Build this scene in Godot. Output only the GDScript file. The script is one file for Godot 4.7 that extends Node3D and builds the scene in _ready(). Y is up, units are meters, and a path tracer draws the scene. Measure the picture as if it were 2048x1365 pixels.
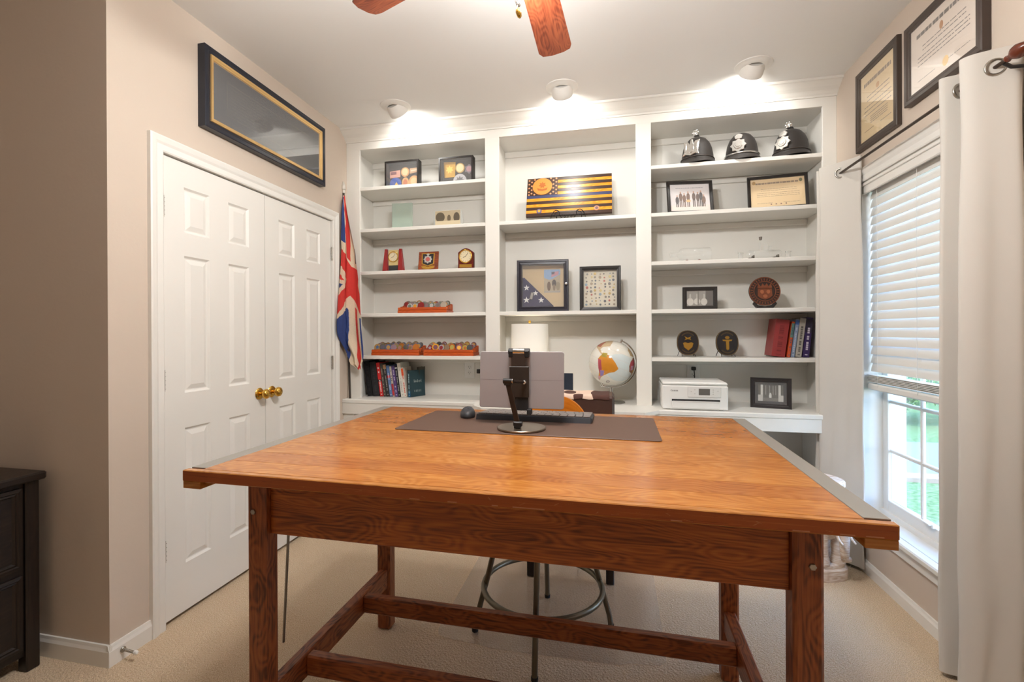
extends Node3D
# A home office: built-in bookcase, drafting-table desk, closet doors and a window.
# World axes: x runs along the bookcase (closet wall at x = 0), y is up, z comes out of the bookcase into the room.

const ROOM_W := 3.183
const CEIL := 2.732
const CT := 0.795                      # counter top
const T1 := 2.3255                     # tops of the shelves
const T2 := 2.0227
const T3 := 1.714
const T4 := 1.408
const T5 := 1.103

# photograph's lens (pixels of the 2048 x 1365 frame)
const LENS_F := 959.9577
const LENS_X := 1003.9425
const LENS_Y := 666.7198
const EYE := Vector3(1.8626, 1.2669, 3.1869)
const RIGHT := Vector3(0.97647244, -0.00452213, -0.21559481)
const UP := Vector3(0.00412866, 0.99998889, -0.00227534)
const BACK := Vector3(0.2156027, 0.00133169, 0.97648026)

const EXPOSURE := 1.16
const SKY_ENERGY := 2.8
const SUN_ENERGY := 1.4
const FAN_LAMP := 0.5
const SPOT_LAMP := 0.23

var M := {}
var taken := {}
var rng := RandomNumberGenerator.new()


# ---------------------------------------------------------------- mesh builder
class B:
	var st := SurfaceTool.new()
	var xf := Transform3D()
	var grain := 0
	var uvo := Vector2.ZERO
	var sg := -1

	func _init(g := 0, o := Vector2.ZERO) -> void:
		st.begin(Mesh.PRIMITIVE_TRIANGLES)
		grain = g
		uvo = o

	func v(p: Vector3, uv: Vector2, group := -1) -> void:
		st.set_smooth_group(group)
		st.set_uv(uv)
		st.add_vertex(xf * p)

	# corners counter-clockwise as seen from outside
	func tri(a: Vector3, b: Vector3, c: Vector3, ua: Vector2, ub: Vector2, uc: Vector2, group := -1) -> void:
		v(a, ua, group)
		v(c, uc, group)
		v(b, ub, group)

	func auto_uv(p: Vector3, n: Vector3) -> Vector2:
		var a := n.abs()
		var d := 0
		if a.y >= a.x and a.y >= a.z:
			d = 1
		elif a.z >= a.x and a.z >= a.y:
			d = 2
		var o := []
		for k in 3:
			if k != d:
				o.append(k)
		if o[1] == grain:
			o.reverse()
		return Vector2(p[o[0]], p[o[1]]) + uvo

	func face(pts: Array, uvs = null, group := -1) -> void:
		var n: Vector3 = (pts[1] - pts[0]).cross(pts[2] - pts[0])
		if n.length() < 1e-14 and pts.size() > 3:
			n = (pts[2] - pts[0]).cross(pts[3] - pts[0])
		for k in range(1, pts.size() - 1):
			if uvs == null:
				tri(pts[0], pts[k], pts[k + 1], auto_uv(pts[0], n), auto_uv(pts[k], n), auto_uv(pts[k + 1], n), group)
			else:
				tri(pts[0], pts[k], pts[k + 1], uvs[0], uvs[k], uvs[k + 1], group)

	func cface(pts: Array, c: Vector3, group := -1) -> void:
		var n: Vector3 = (pts[1] - pts[0]).cross(pts[2] - pts[0])
		var m := Vector3.ZERO
		for p in pts:
			m += p
		if n.dot(m / pts.size() - c) < 0.0:
			pts.reverse()
		face(pts, null, group)

	# box with chamfered edges
	func box(c: Vector3, s: Vector3, bev := 0.0) -> void:
		var h := s * 0.5
		var b: float = min(bev, min(h.x, min(h.y, h.z)) * 0.9)
		for ax in 3:
			var p: int = (ax + 1) % 3
			var q: int = (ax + 2) % 3
			for sgn in [-1.0, 1.0]:
				var pts := []
				for k in [[-1, -1], [1, -1], [1, 1], [-1, 1]]:
					var w := Vector3.ZERO
					w[ax] = sgn * h[ax]
					w[p] = k[0] * (h[p] - b)
					w[q] = k[1] * (h[q] - b)
					pts.append(c + w)
				cface(pts, c)
		if b <= 0.0:
			return
		for ax in 3:
			var p: int = (ax + 1) % 3
			var q: int = (ax + 2) % 3
			for s1 in [-1.0, 1.0]:
				for s2 in [-1.0, 1.0]:
					var pts := []
					for k in [[-1, 0], [1, 0], [1, 1], [-1, 1]]:
						var w := Vector3.ZERO
						w[ax] = k[0] * (h[ax] - b)
						w[p] = s1 * (h[p] - (b if k[1] == 1 else 0.0))
						w[q] = s2 * (h[q] - (0.0 if k[1] == 1 else b))
						pts.append(c + w)
					cface(pts, c)
		for sx in [-1.0, 1.0]:
			for sy in [-1.0, 1.0]:
				for sz in [-1.0, 1.0]:
					var g := Vector3(sx, sy, sz)
					cface([c + g * (h - Vector3(0, b, b)), c + g * (h - Vector3(b, 0, b)), c + g * (h - Vector3(b, b, 0))], c)

	func span(a: Vector3, b: Vector3, bev := 0.0) -> void:
		box((a + b) * 0.5, (b - a).abs(), bev)

	# polygon in the xy plane drawn out along z, front edge may be bevelled
	func prism(poly: PackedVector2Array, z0: float, z1: float, bev := 0.0, smooth_side := false) -> void:
		var p := poly.duplicate()
		var area := 0.0
		for k in p.size():
			var a: Vector2 = p[k]
			var b: Vector2 = p[(k + 1) % p.size()]
			area += a.x * b.y - b.x * a.y
		if area < 0.0:
			p.reverse()
		var inner := PackedVector2Array()
		var n := p.size()
		for k in n:
			var e0: Vector2 = (p[k] - p[(k + n - 1) % n]).normalized()
			var e1: Vector2 = (p[(k + 1) % n] - p[k]).normalized()
			var nn := (Vector2(-e0.y, e0.x) + Vector2(-e1.y, e1.x)).normalized()
			var co: float = max(0.35, nn.dot(Vector2(-e1.y, e1.x)))
			inner.append(p[k] + nn * bev / co)
		var idx := Geometry2D.triangulate_polygon(p)
		for k in range(0, idx.size(), 3):
			var t := [inner[idx[k]], inner[idx[k + 1]], inner[idx[k + 2]]]
			var s := [p[idx[k]], p[idx[k + 1]], p[idx[k + 2]]]
			if (t[1] - t[0]).cross(t[2] - t[0]) < 0.0:
				t.reverse()
			if (s[1] - s[0]).cross(s[2] - s[0]) < 0.0:
				s.reverse()
			face([Vector3(t[0].x, t[0].y, z1), Vector3(t[1].x, t[1].y, z1), Vector3(t[2].x, t[2].y, z1)])
			face([Vector3(s[2].x, s[2].y, z0), Vector3(s[1].x, s[1].y, z0), Vector3(s[0].x, s[0].y, z0)])
		var zz := z1 - bev
		for k in n:
			var a: Vector2 = p[k]
			var b: Vector2 = p[(k + 1) % n]
			face([Vector3(a.x, a.y, z0), Vector3(b.x, b.y, z0), Vector3(b.x, b.y, zz), Vector3(a.x, a.y, zz)], null, 5 if smooth_side else -1)
			if bev > 0.0:
				var c: Vector2 = inner[k]
				var d: Vector2 = inner[(k + 1) % n]
				face([Vector3(a.x, a.y, zz), Vector3(b.x, b.y, zz), Vector3(d.x, d.y, z1), Vector3(c.x, c.y, z1)])

	# profile (radius, height) turned round the y axis
	func lathe(prof: Array, n := 24, sx := 1.0, sz := 1.0) -> void:
		var group := 1
		for k in prof.size() - 1:
			if k > 0:
				var d0: Vector2 = (prof[k] - prof[k - 1]).normalized()
				var d1: Vector2 = (prof[k + 1] - prof[k]).normalized()
				if d0.dot(d1) < 0.72:
					group += 1
			for i in n:
				var a0 := TAU * i / n
				var a1 := TAU * (i + 1) / n
				var q := []
				for e in [[k, a0], [k, a1], [k + 1, a1], [k + 1, a0]]:
					var r: Vector2 = prof[e[0]]
					q.append(Vector3(r.x * cos(e[1]) * sx, r.y, -r.x * sin(e[1]) * sz))
				var u0 := float(i) / n
				var u1 := float(i + 1) / n
				var v0 := float(k) / (prof.size() - 1)
				var v1 := float(k + 1) / (prof.size() - 1)
				if prof[k].x > 1e-6:
					tri(q[0], q[1], q[2], Vector2(u0, v0), Vector2(u1, v0), Vector2(u1, v1), group)
				if prof[k + 1].x > 1e-6:
					tri(q[0], q[2], q[3], Vector2(u0, v0), Vector2(u1, v1), Vector2(u0, v1), group)

	func ball(c: Vector3, r: Vector3, n := 16, m := 10) -> void:
		var keep := xf
		xf = xf * Transform3D(Basis.from_scale(r), c)
		var prof := []
		for k in m + 1:
			var a := -PI / 2 + PI * k / m
			prof.append(Vector2(max(0.0, cos(a)), sin(a)))
		lathe(prof, n)
		xf = keep

	func disc_at(t: Transform3D, r: float, h: float, n := 20, bev := 0.0) -> void:
		# short cylinder along the local z of t, from 0 to h
		var keep := xf
		xf = xf * t * Transform3D(Basis(Vector3.RIGHT, PI / 2), Vector3.ZERO)
		lathe([Vector2(0, 0), Vector2(r, 0), Vector2(r, h - bev), Vector2(r - bev, h), Vector2(0, h)] if bev > 0.0 else [Vector2(0, 0), Vector2(r, 0), Vector2(r, h), Vector2(0, h)], n)
		xf = keep

	func tube(pts: Array, r: float, n := 8, closed := false, r_end := -1.0) -> void:
		var m := pts.size()
		var rings := []
		var side := Vector3.ZERO
		for k in m:
			var d: Vector3
			if closed:
				d = pts[(k + 1) % m] - pts[(k + m - 1) % m]
			else:
				d = pts[min(k + 1, m - 1)] - pts[max(k - 1, 0)]
			d = d.normalized()
			if k == 0:
				side = d.cross(Vector3.UP if abs(d.y) < 0.9 else Vector3.RIGHT).normalized()
			else:
				side = (side - d * side.dot(d)).normalized()
			var up := d.cross(side)
			var rr := r if r_end < 0.0 else lerpf(r, r_end, float(k) / (m - 1))
			var ring := []
			for i in n:
				var a := TAU * i / n
				ring.append(pts[k] + (side * cos(a) + up * sin(a)) * rr)
			rings.append(ring)
		for k in (m if closed else m - 1):
			var r0: Array = rings[k]
			var r1: Array = rings[(k + 1) % m]
			for i in n:
				var j := (i + 1) % n
				var u0 := float(i) / n
				var u1 := float(i + 1) / n
				tri(r0[i], r0[j], r1[j], Vector2(k * 0.05, u0), Vector2(k * 0.05, u1), Vector2(k * 0.05 + 0.05, u1), 3)
				tri(r0[i], r1[j], r1[i], Vector2(k * 0.05, u0), Vector2(k * 0.05 + 0.05, u1), Vector2(k * 0.05 + 0.05, u0), 3)
		if not closed:
			var c0: Array = rings[0].duplicate()
			c0.reverse()
			face(c0)
			face(rings[m - 1])

	# rectangular ring in the xy plane centred on c: profile of (inset, z)
	func ring(w: float, h: float, prof: Array, c := Vector3.ZERO) -> void:
		for k in prof.size() - 1:
			var a: Vector2 = prof[k]
			var b: Vector2 = prof[k + 1]
			var ca := corners(w, h, a, c)
			var cb := corners(w, h, b, c)
			for i in 4:
				var j := (i + 1) % 4
				var keep := grain
				grain = 0 if i % 2 == 0 else 1
				face([ca[i], ca[j], cb[j], cb[i]])
				grain = keep

	func corners(w: float, h: float, a: Vector2, c: Vector3) -> Array:
		var x := w * 0.5 - a.x
		var y := h * 0.5 - a.x
		return [c + Vector3(-x, -y, a.y), c + Vector3(x, -y, a.y), c + Vector3(x, y, a.y), c + Vector3(-x, y, a.y)]

	# flat picture in the xy plane, facing +z, texture upright
	func card(w: float, h: float, c := Vector3.ZERO) -> void:
		var x := w * 0.5
		var y := h * 0.5
		face([c + Vector3(-x, -y, 0), c + Vector3(x, -y, 0), c + Vector3(x, y, 0), c + Vector3(-x, y, 0)], [Vector2(0, 1), Vector2(1, 1), Vector2(1, 0), Vector2(0, 0)])

	# surface from a function f(s, t), with thickness
	func sheet(nu: int, nv: int, f: Callable, thick := 0.0, us := 1.0, vs := 1.0) -> void:
		var p := []
		for j in nv + 1:
			var row := []
			for i in nu + 1:
				row.append(f.call(float(i) / nu, float(j) / nv))
			p.append(row)
		var back := []
		if thick > 0.0:
			for j in nv + 1:
				var row := []
				for i in nu + 1:
					var dx: Vector3 = p[j][min(i + 1, nu)] - p[j][max(i - 1, 0)]
					var dy: Vector3 = p[min(j + 1, nv)][i] - p[max(j - 1, 0)][i]
					row.append(p[j][i] - dx.cross(dy).normalized() * thick)
				back.append(row)
		for j in nv:
			for i in nu:
				var uv := [Vector2(i * us / nu, j * vs / nv), Vector2((i + 1) * us / nu, j * vs / nv), Vector2((i + 1) * us / nu, (j + 1) * vs / nv), Vector2(i * us / nu, (j + 1) * vs / nv)]
				tri(p[j][i], p[j][i + 1], p[j + 1][i + 1], uv[0], uv[1], uv[2], 1)
				tri(p[j][i], p[j + 1][i + 1], p[j + 1][i], uv[0], uv[2], uv[3], 1)
				if thick > 0.0:
					tri(back[j][i], back[j + 1][i + 1], back[j][i + 1], uv[0], uv[2], uv[1], 2)
					tri(back[j][i], back[j + 1][i], back[j + 1][i + 1], uv[0], uv[3], uv[2], 2)
		if thick > 0.0:
			for i in nu:
				face([p[0][i + 1], p[0][i], back[0][i], back[0][i + 1]], [Vector2(float(i + 1) / nu * us, 0), Vector2(float(i) / nu * us, 0), Vector2(float(i) / nu * us, 0), Vector2(float(i + 1) / nu * us, 0)])
				face([p[nv][i], p[nv][i + 1], back[nv][i + 1], back[nv][i]], [Vector2(float(i) / nu * us, vs), Vector2(float(i + 1) / nu * us, vs), Vector2(float(i + 1) / nu * us, vs), Vector2(float(i) / nu * us, vs)])
			for j in nv:
				face([p[j][0], p[j + 1][0], back[j + 1][0], back[j][0]], [Vector2(0, float(j) / nv * vs), Vector2(0, float(j + 1) / nv * vs), Vector2(0, float(j + 1) / nv * vs), Vector2(0, float(j) / nv * vs)])
				face([p[j + 1][nu], p[j][nu], back[j][nu], back[j + 1][nu]], [Vector2(us, float(j + 1) / nv * vs), Vector2(us, float(j) / nv * vs), Vector2(us, float(j) / nv * vs), Vector2(us, float(j + 1) / nv * vs)])

	func done() -> ArrayMesh:
		st.generate_normals()
		return st.commit()


# ---------------------------------------------------------------- printed pictures
class Canvas:
	var im: Image
	var w: int
	var h: int

	func _init(ww: int, hh: int, c: Color) -> void:
		w = ww
		h = hh
		im = Image.create_empty(w, h, false, Image.FORMAT_RGB8)
		im.fill(c)

	func rect(x0: float, y0: float, x1: float, y1: float, c: Color) -> void:
		im.fill_rect(Rect2i(int(round(x0 * w)), int(round(y0 * h)), max(1, int(round((x1 - x0) * w))), max(1, int(round((y1 - y0) * h)))), c)

	func poly(pts: Array, c: Color) -> void:
		var p := PackedVector2Array()
		var lo := Vector2(1e9, 1e9)
		var hi := Vector2(-1e9, -1e9)
		for q in pts:
			var s := Vector2(q.x * w, q.y * h)
			p.append(s)
			lo = lo.min(s)
			hi = hi.max(s)
		for y in range(max(0, int(lo.y)), min(h - 1, int(hi.y)) + 1):
			for x in range(max(0, int(lo.x)), min(w - 1, int(hi.x)) + 1):
				if Geometry2D.is_point_in_polygon(Vector2(x + 0.5, y + 0.5), p):
					im.set_pixel(x, y, c)

	func disc(cx: float, cy: float, rx: float, ry: float, c: Color) -> void:
		for y in range(max(0, int((cy - ry) * h)), min(h - 1, int((cy + ry) * h)) + 1):
			for x in range(max(0, int((cx - rx) * w)), min(w - 1, int((cx + rx) * w)) + 1):
				var d := Vector2(((x + 0.5) / w - cx) / rx, ((y + 0.5) / h - cy) / ry)
				if d.length() <= 1.0:
					im.set_pixel(x, y, c)

	func line(a: Vector2, b: Vector2, t: float, c: Color) -> void:
		var d := (b - a).normalized()
		var n := Vector2(-d.y, d.x) * t * 0.5
		poly([a + n, b + n, b - n, a - n], c)

	# rows of fine strokes, as small unreadable print looks
	func script_rows(x0: float, x1: float, ys: Array, t: float, c: Color, seed_: int) -> void:
		var r := RandomNumberGenerator.new()
		r.seed = seed_
		for y in ys:
			var x := x0
			while x < x1:
				var e: float = min(x1, x + r.randf_range(0.02, 0.07))
				rect(x, y - t * 0.5, e, y + t * 0.5, c)
				x = e + r.randf_range(0.006, 0.014)

	func grainy(amount: float, seed_: int) -> void:
		var r := RandomNumberGenerator.new()
		r.seed = seed_
		for y in h:
			for x in w:
				var c := im.get_pixel(x, y)
				var k := 1.0 + r.randf_range(-amount, amount)
				im.set_pixel(x, y, Color(c.r * k, c.g * k, c.b * k))

	func tex() -> ImageTexture:
		return ImageTexture.create_from_image(im)


# ---------------------------------------------------------------- scene helpers
func ray(u: float, v: float) -> Vector3:
	return -BACK + RIGHT * (u - LENS_X) / LENS_F - UP * (v - LENS_Y) / LENS_F


func at(u: float, v: float, axis: int, value: float) -> Vector3:
	var d := ray(u, v)
	return EYE + d * ((value - EYE[axis]) / d[axis])


func numbered(called: String) -> String:
	var n: int = taken.get(called, 0)
	taken[called] = n + 1
	return called if n == 0 else "%s_%03d" % [called, n]


func tag(o: Node3D, label: String, category: String, group := "") -> Node3D:
	o.set_meta("label", label)
	o.set_meta("category", category)
	if group:
		o.set_meta("group", group)
	return o


func thing(called: String, label: String, category: String, where := Vector3.ZERO, turn := 0.0, group := "") -> Node3D:
	var o := Node3D.new()
	o.name = numbered(called)
	add_child(o)
	o.position = where
	o.rotation.y = turn
	return tag(o, label, category, group)


func obj(called: String, b: B, m: Material, parent: Node3D = self, label := "") -> MeshInstance3D:
	var o := MeshInstance3D.new()
	o.name = numbered(called) if parent == self else called
	o.mesh = b.done()
	o.material_override = m
	parent.add_child(o, true)
	if label:
		o.set_meta("label", label)
	return o


func inst(called: String, mesh: Mesh, m: Material, parent: Node3D, t := Transform3D()) -> MeshInstance3D:
	var o := MeshInstance3D.new()
	o.name = called
	o.mesh = mesh
	o.material_override = m
	o.transform = t
	parent.add_child(o, true)
	return o


func structure(o: Node3D, label: String, category: String) -> Node3D:
	o.set_meta("kind", "structure")
	return tag(o, label, category)


func rgb(r: int, g: int, b: int) -> Color:
	return Color8(r, g, b)


func mat(c: Color, rough := 0.6, metal := 0.0, spec := 0.5) -> StandardMaterial3D:
	var m := StandardMaterial3D.new()
	m.albedo_color = c
	m.roughness = rough
	m.metallic = metal
	m.metallic_specular = spec
	return m


func print_mat(t: Texture2D, rough := 0.6) -> StandardMaterial3D:
	var m := mat(Color.WHITE, rough)
	m.albedo_texture = t
	m.texture_repeat = false
	return m


func glass(alpha := 0.08, c := Color.WHITE, rough := 0.02) -> StandardMaterial3D:
	var m := mat(Color(c.r, c.g, c.b, alpha), rough)
	m.transparency = BaseMaterial3D.TRANSPARENCY_ALPHA
	return m


func glow(c: Color, e: float) -> StandardMaterial3D:
	var m := mat(c, 0.5)
	m.emission_enabled = true
	m.emission = c
	m.emission_energy_multiplier = e
	return m


func wood(w: int, h: int, seed_: int, cols: Array, metres: Vector2, rough: float, contrast := 1.0, figure := 1.0) -> StandardMaterial3D:
	var n1 := FastNoiseLite.new()
	n1.seed = seed_
	n1.frequency = 0.012
	n1.fractal_octaves = 2
	var n2 := FastNoiseLite.new()
	n2.seed = seed_ + 7
	n2.frequency = 0.03
	n2.fractal_octaves = 3
	var bytes := PackedByteArray()
	bytes.resize(w * h * 3)
	var k := 0
	for y in h:
		var edge: float = min(1.0, min(y, h - 1 - y) / 8.0)
		for x in w:
			# blend the ends of the texture so that it repeats along the grain
			var f := clampf((x - (w - 64.0)) / 64.0, 0.0, 1.0)
			var warp := n1.get_noise_2d(x * 0.35, y * 1.1) * (1.0 - f) + n1.get_noise_2d((x - w) * 0.35, y * 1.1) * f
			var fib := n2.get_noise_2d(x * 0.22, y * 6.0) * (1.0 - f) + n2.get_noise_2d((x - w) * 0.22, y * 6.0) * f
			var ring := sin((y * 0.16 + warp * 13.0 * figure) * 1.9)
			var t := 0.5 + contrast * (0.22 * ring * edge + 0.55 * fib + 0.3 * warp)
			t = clampf(t, 0.0, 1.0)
			var c: Color = cols[0].lerp(cols[1], t * 2.0) if t < 0.5 else cols[1].lerp(cols[2], t * 2.0 - 1.0)
			bytes[k] = int(c.r * 255)
			bytes[k + 1] = int(c.g * 255)
			bytes[k + 2] = int(c.b * 255)
			k += 3
	var m := mat(Color.WHITE, rough)
	m.albedo_texture = ImageTexture.create_from_image(Image.create_from_data(w, h, false, Image.FORMAT_RGB8, bytes))
	m.uv1_scale = Vector3(1.0 / metres.x, 1.0 / metres.y, 1)
	return m


func tinted(m: StandardMaterial3D, c: Color, rough := -1.0) -> StandardMaterial3D:
	var d: StandardMaterial3D = m.duplicate()
	d.albedo_color = c
	if rough >= 0.0:
		d.roughness = rough
	return d


func relief(m: StandardMaterial3D, freq: float, scale: float, depth: float, kind := FastNoiseLite.TYPE_SIMPLEX_SMOOTH) -> void:
	# fine surface relief, depth in centimetres
	var n := FastNoiseLite.new()
	n.noise_type = kind
	n.frequency = freq
	n.fractal_octaves = 3
	var t := NoiseTexture2D.new()
	t.width = 512
	t.height = 512
	t.seamless = true
	t.noise = n
	m.uv1_triplanar = true
	m.uv1_world_triplanar = true
	m.uv1_scale = Vector3.ONE * scale
	m.heightmap_enabled = true
	m.heightmap_texture = t
	m.heightmap_scale = depth


func star(cx: float, cy: float, r: float, n := 5, inner := 0.42, turn := PI / 2) -> PackedVector2Array:
	var p := PackedVector2Array()
	for k in n * 2:
		var a := turn + PI * k / n
		var q := r if k % 2 == 0 else r * inner
		p.append(Vector2(cx + q * cos(a), cy + q * sin(a)))
	return p


func oval(cx: float, cy: float, rx: float, ry: float, n := 28, power := 1.0) -> PackedVector2Array:
	var p := PackedVector2Array()
	for k in n:
		var a := TAU * k / n
		var c := cos(a)
		var s := sin(a)
		p.append(Vector2(cx + rx * sign(c) * pow(abs(c), power), cy + ry * sign(s) * pow(abs(s), power)))
	return p


func pv(a: Array) -> PackedVector2Array:
	var p := PackedVector2Array()
	for k in range(0, a.size(), 2):
		p.append(Vector2(a[k], a[k + 1]))
	return p


# ---------------------------------------------------------------- scene
func _ready() -> void:
	rng.seed = 4217
	camera_and_sky()
	materials()
	room_shell()
	closet_doors()
	window()
	outdoors()
	bookcase()
	ceiling_fan()
	recessed_lights()
	desk()
	desk_things()
	bar_stool()
	leather_chair()
	floor_things()
	curtains()
	wall_pictures()
	union_flag()
	left_shelves()
	centre_shelves()
	right_shelves()


func camera_and_sky() -> void:
	var cam := Camera3D.new()
	cam.name = "camera"
	cam.transform = Transform3D(Basis(RIGHT, UP, BACK), EYE)
	cam.near = 0.05
	cam.far = 200.0
	cam.projection = Camera3D.PROJECTION_FRUSTUM
	cam.size = 1365.0 / LENS_F * cam.near
	cam.frustum_offset = Vector2((1024.0 - LENS_X) / LENS_F, -(682.5 - LENS_Y) / LENS_F) * cam.near
	cam.current = true
	add_child(cam)
	var env := Environment.new()
	env.tonemap_mode = Environment.TONE_MAPPER_LINEAR
	env.tonemap_exposure = EXPOSURE
	env.background_mode = Environment.BG_SKY
	var sky := ProceduralSkyMaterial.new()
	sky.sky_top_color = rgb(120, 165, 220)
	sky.sky_horizon_color = rgb(225, 232, 238)
	sky.ground_bottom_color = rgb(120, 130, 100)
	sky.ground_horizon_color = rgb(225, 232, 238)
	sky.sky_energy_multiplier = SKY_ENERGY
	sky.ground_energy_multiplier = SKY_ENERGY
	env.sky = Sky.new()
	env.sky.sky_material = sky
	env.sdfgi_enabled = true
	env.ssao_enabled = true
	env.ssil_enabled = true
	var we := WorldEnvironment.new()
	we.name = "environment"
	we.environment = env
	add_child(we)
	var sun := DirectionalLight3D.new()
	sun.name = "sun"
	sun.light_energy = SUN_ENERGY
	sun.light_color = Color(1.0, 0.96, 0.88)
	sun.light_angular_distance = 0.6
	sun.shadow_enabled = true
	add_child(sun)
	sun.look_at_from_position(Vector3(-6, 9, 3), Vector3.ZERO)


func materials() -> void:
	M.trim = mat(rgb(236, 233, 227), 0.42)
	M.shelf = mat(rgb(233, 230, 223), 0.4)
	M.wall = mat(rgb(208, 193, 178), 0.85, 0.0, 0.3)
	relief(M.wall, 0.03, 3.0, 0.02)
	M.ceiling = mat(rgb(240, 239, 236), 0.9, 0.0, 0.2)
	var c := mat(Color.WHITE, 1.0, 0.0, 0.1)
	var cn := FastNoiseLite.new()
	cn.noise_type = FastNoiseLite.TYPE_SIMPLEX
	cn.frequency = 0.12
	cn.fractal_octaves = 3
	var ct := NoiseTexture2D.new()
	ct.width = 1024
	ct.height = 1024
	ct.seamless = true
	ct.noise = cn
	var g := Gradient.new()
	g.set_color(0, rgb(172, 145, 112))
	g.set_color(1, rgb(242, 223, 198))
	ct.color_ramp = g
	relief(c, 0.09, 1.6, 0.5)
	c.albedo_texture = ct
	c.rim_enabled = true
	c.rim = 0.3
	M.carpet = c
	var o := [rgb(148, 88, 36), rgb(178, 115, 52), rgb(196, 137, 74)]
	M.top = wood(1536, 256, 11, o, Vector2(1.9, 0.42), 0.22, 0.7)
	M.apron = wood(1024, 256, 23, [rgb(102, 48, 15), rgb(162, 85, 29), rgb(188, 108, 42)], Vector2(1.6, 0.3), 0.36, 0.8, 1.2)
	M.leg = wood(1024, 128, 31, [rgb(80, 39, 19), rgb(144, 76, 37), rgb(164, 94, 48)], Vector2(0.9, 0.16), 0.4, 0.9, 0.7)
	M.blade = wood(512, 128, 41, [rgb(120, 52, 30), rgb(164, 82, 50), rgb(184, 100, 62)], Vector2(0.7, 0.16), 0.35, 0.9)
	M.ash = wood(256, 128, 47, [rgb(170, 88, 18), rgb(206, 118, 30), rgb(220, 138, 50)], Vector2(0.6, 0.25), 0.35, 0.5)
	M.rack = wood(256, 64, 53, [rgb(150, 58, 16), rgb(190, 80, 24), rgb(208, 100, 36)], Vector2(0.4, 0.1), 0.35, 0.6)
	M.espresso = wood(256, 128, 61, [rgb(16, 11, 8), rgb(30, 21, 16), rgb(46, 34, 26)], Vector2(0.7, 0.25), 0.38, 0.7)
	M.black_frame = mat(rgb(38, 34, 32), 0.35)
	M.black = mat(rgb(20, 20, 21), 0.45)
	M.soft_black = mat(rgb(34, 33, 34), 0.75)
	M.brass = mat(rgb(222, 176, 84), 0.16, 1.0)
	M.gold = mat(rgb(206, 160, 74), 0.32, 0.85)
	M.chrome = mat(rgb(215, 215, 214), 0.12, 1.0)
	M.steel = mat(rgb(150, 148, 143), 0.35, 1.0)
	M.nickel = mat(rgb(176, 172, 164), 0.3, 1.0)
	M.silver = mat(rgb(226, 224, 220), 0.22, 0.9)
	M.bronze_steel = mat(rgb(112, 106, 92), 0.36, 0.85)
	M.edge_metal = mat(rgb(160, 156, 148), 0.42, 0.4)
	M.glass = glass(0.07)
	M.picture_glass = glass(0.05)
	M.clear = glass(0.11, rgb(235, 240, 238), 0.03)
	M.white = mat(rgb(238, 237, 234), 0.4)
	M.cloth = mat(rgb(212, 207, 199), 0.95, 0.0, 0.2)
	M.cloth.rim_enabled = true
	M.cloth.rim = 0.25
	M.cloth.backlight_enabled = true
	M.cloth.backlight = Color(0.22, 0.21, 0.2)
	relief(M.cloth, 0.25, 6.0, 0.02)
	M.paper = mat(rgb(235, 226, 208), 0.8)
	M.cream = mat(rgb(226, 206, 172), 0.8)


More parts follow.
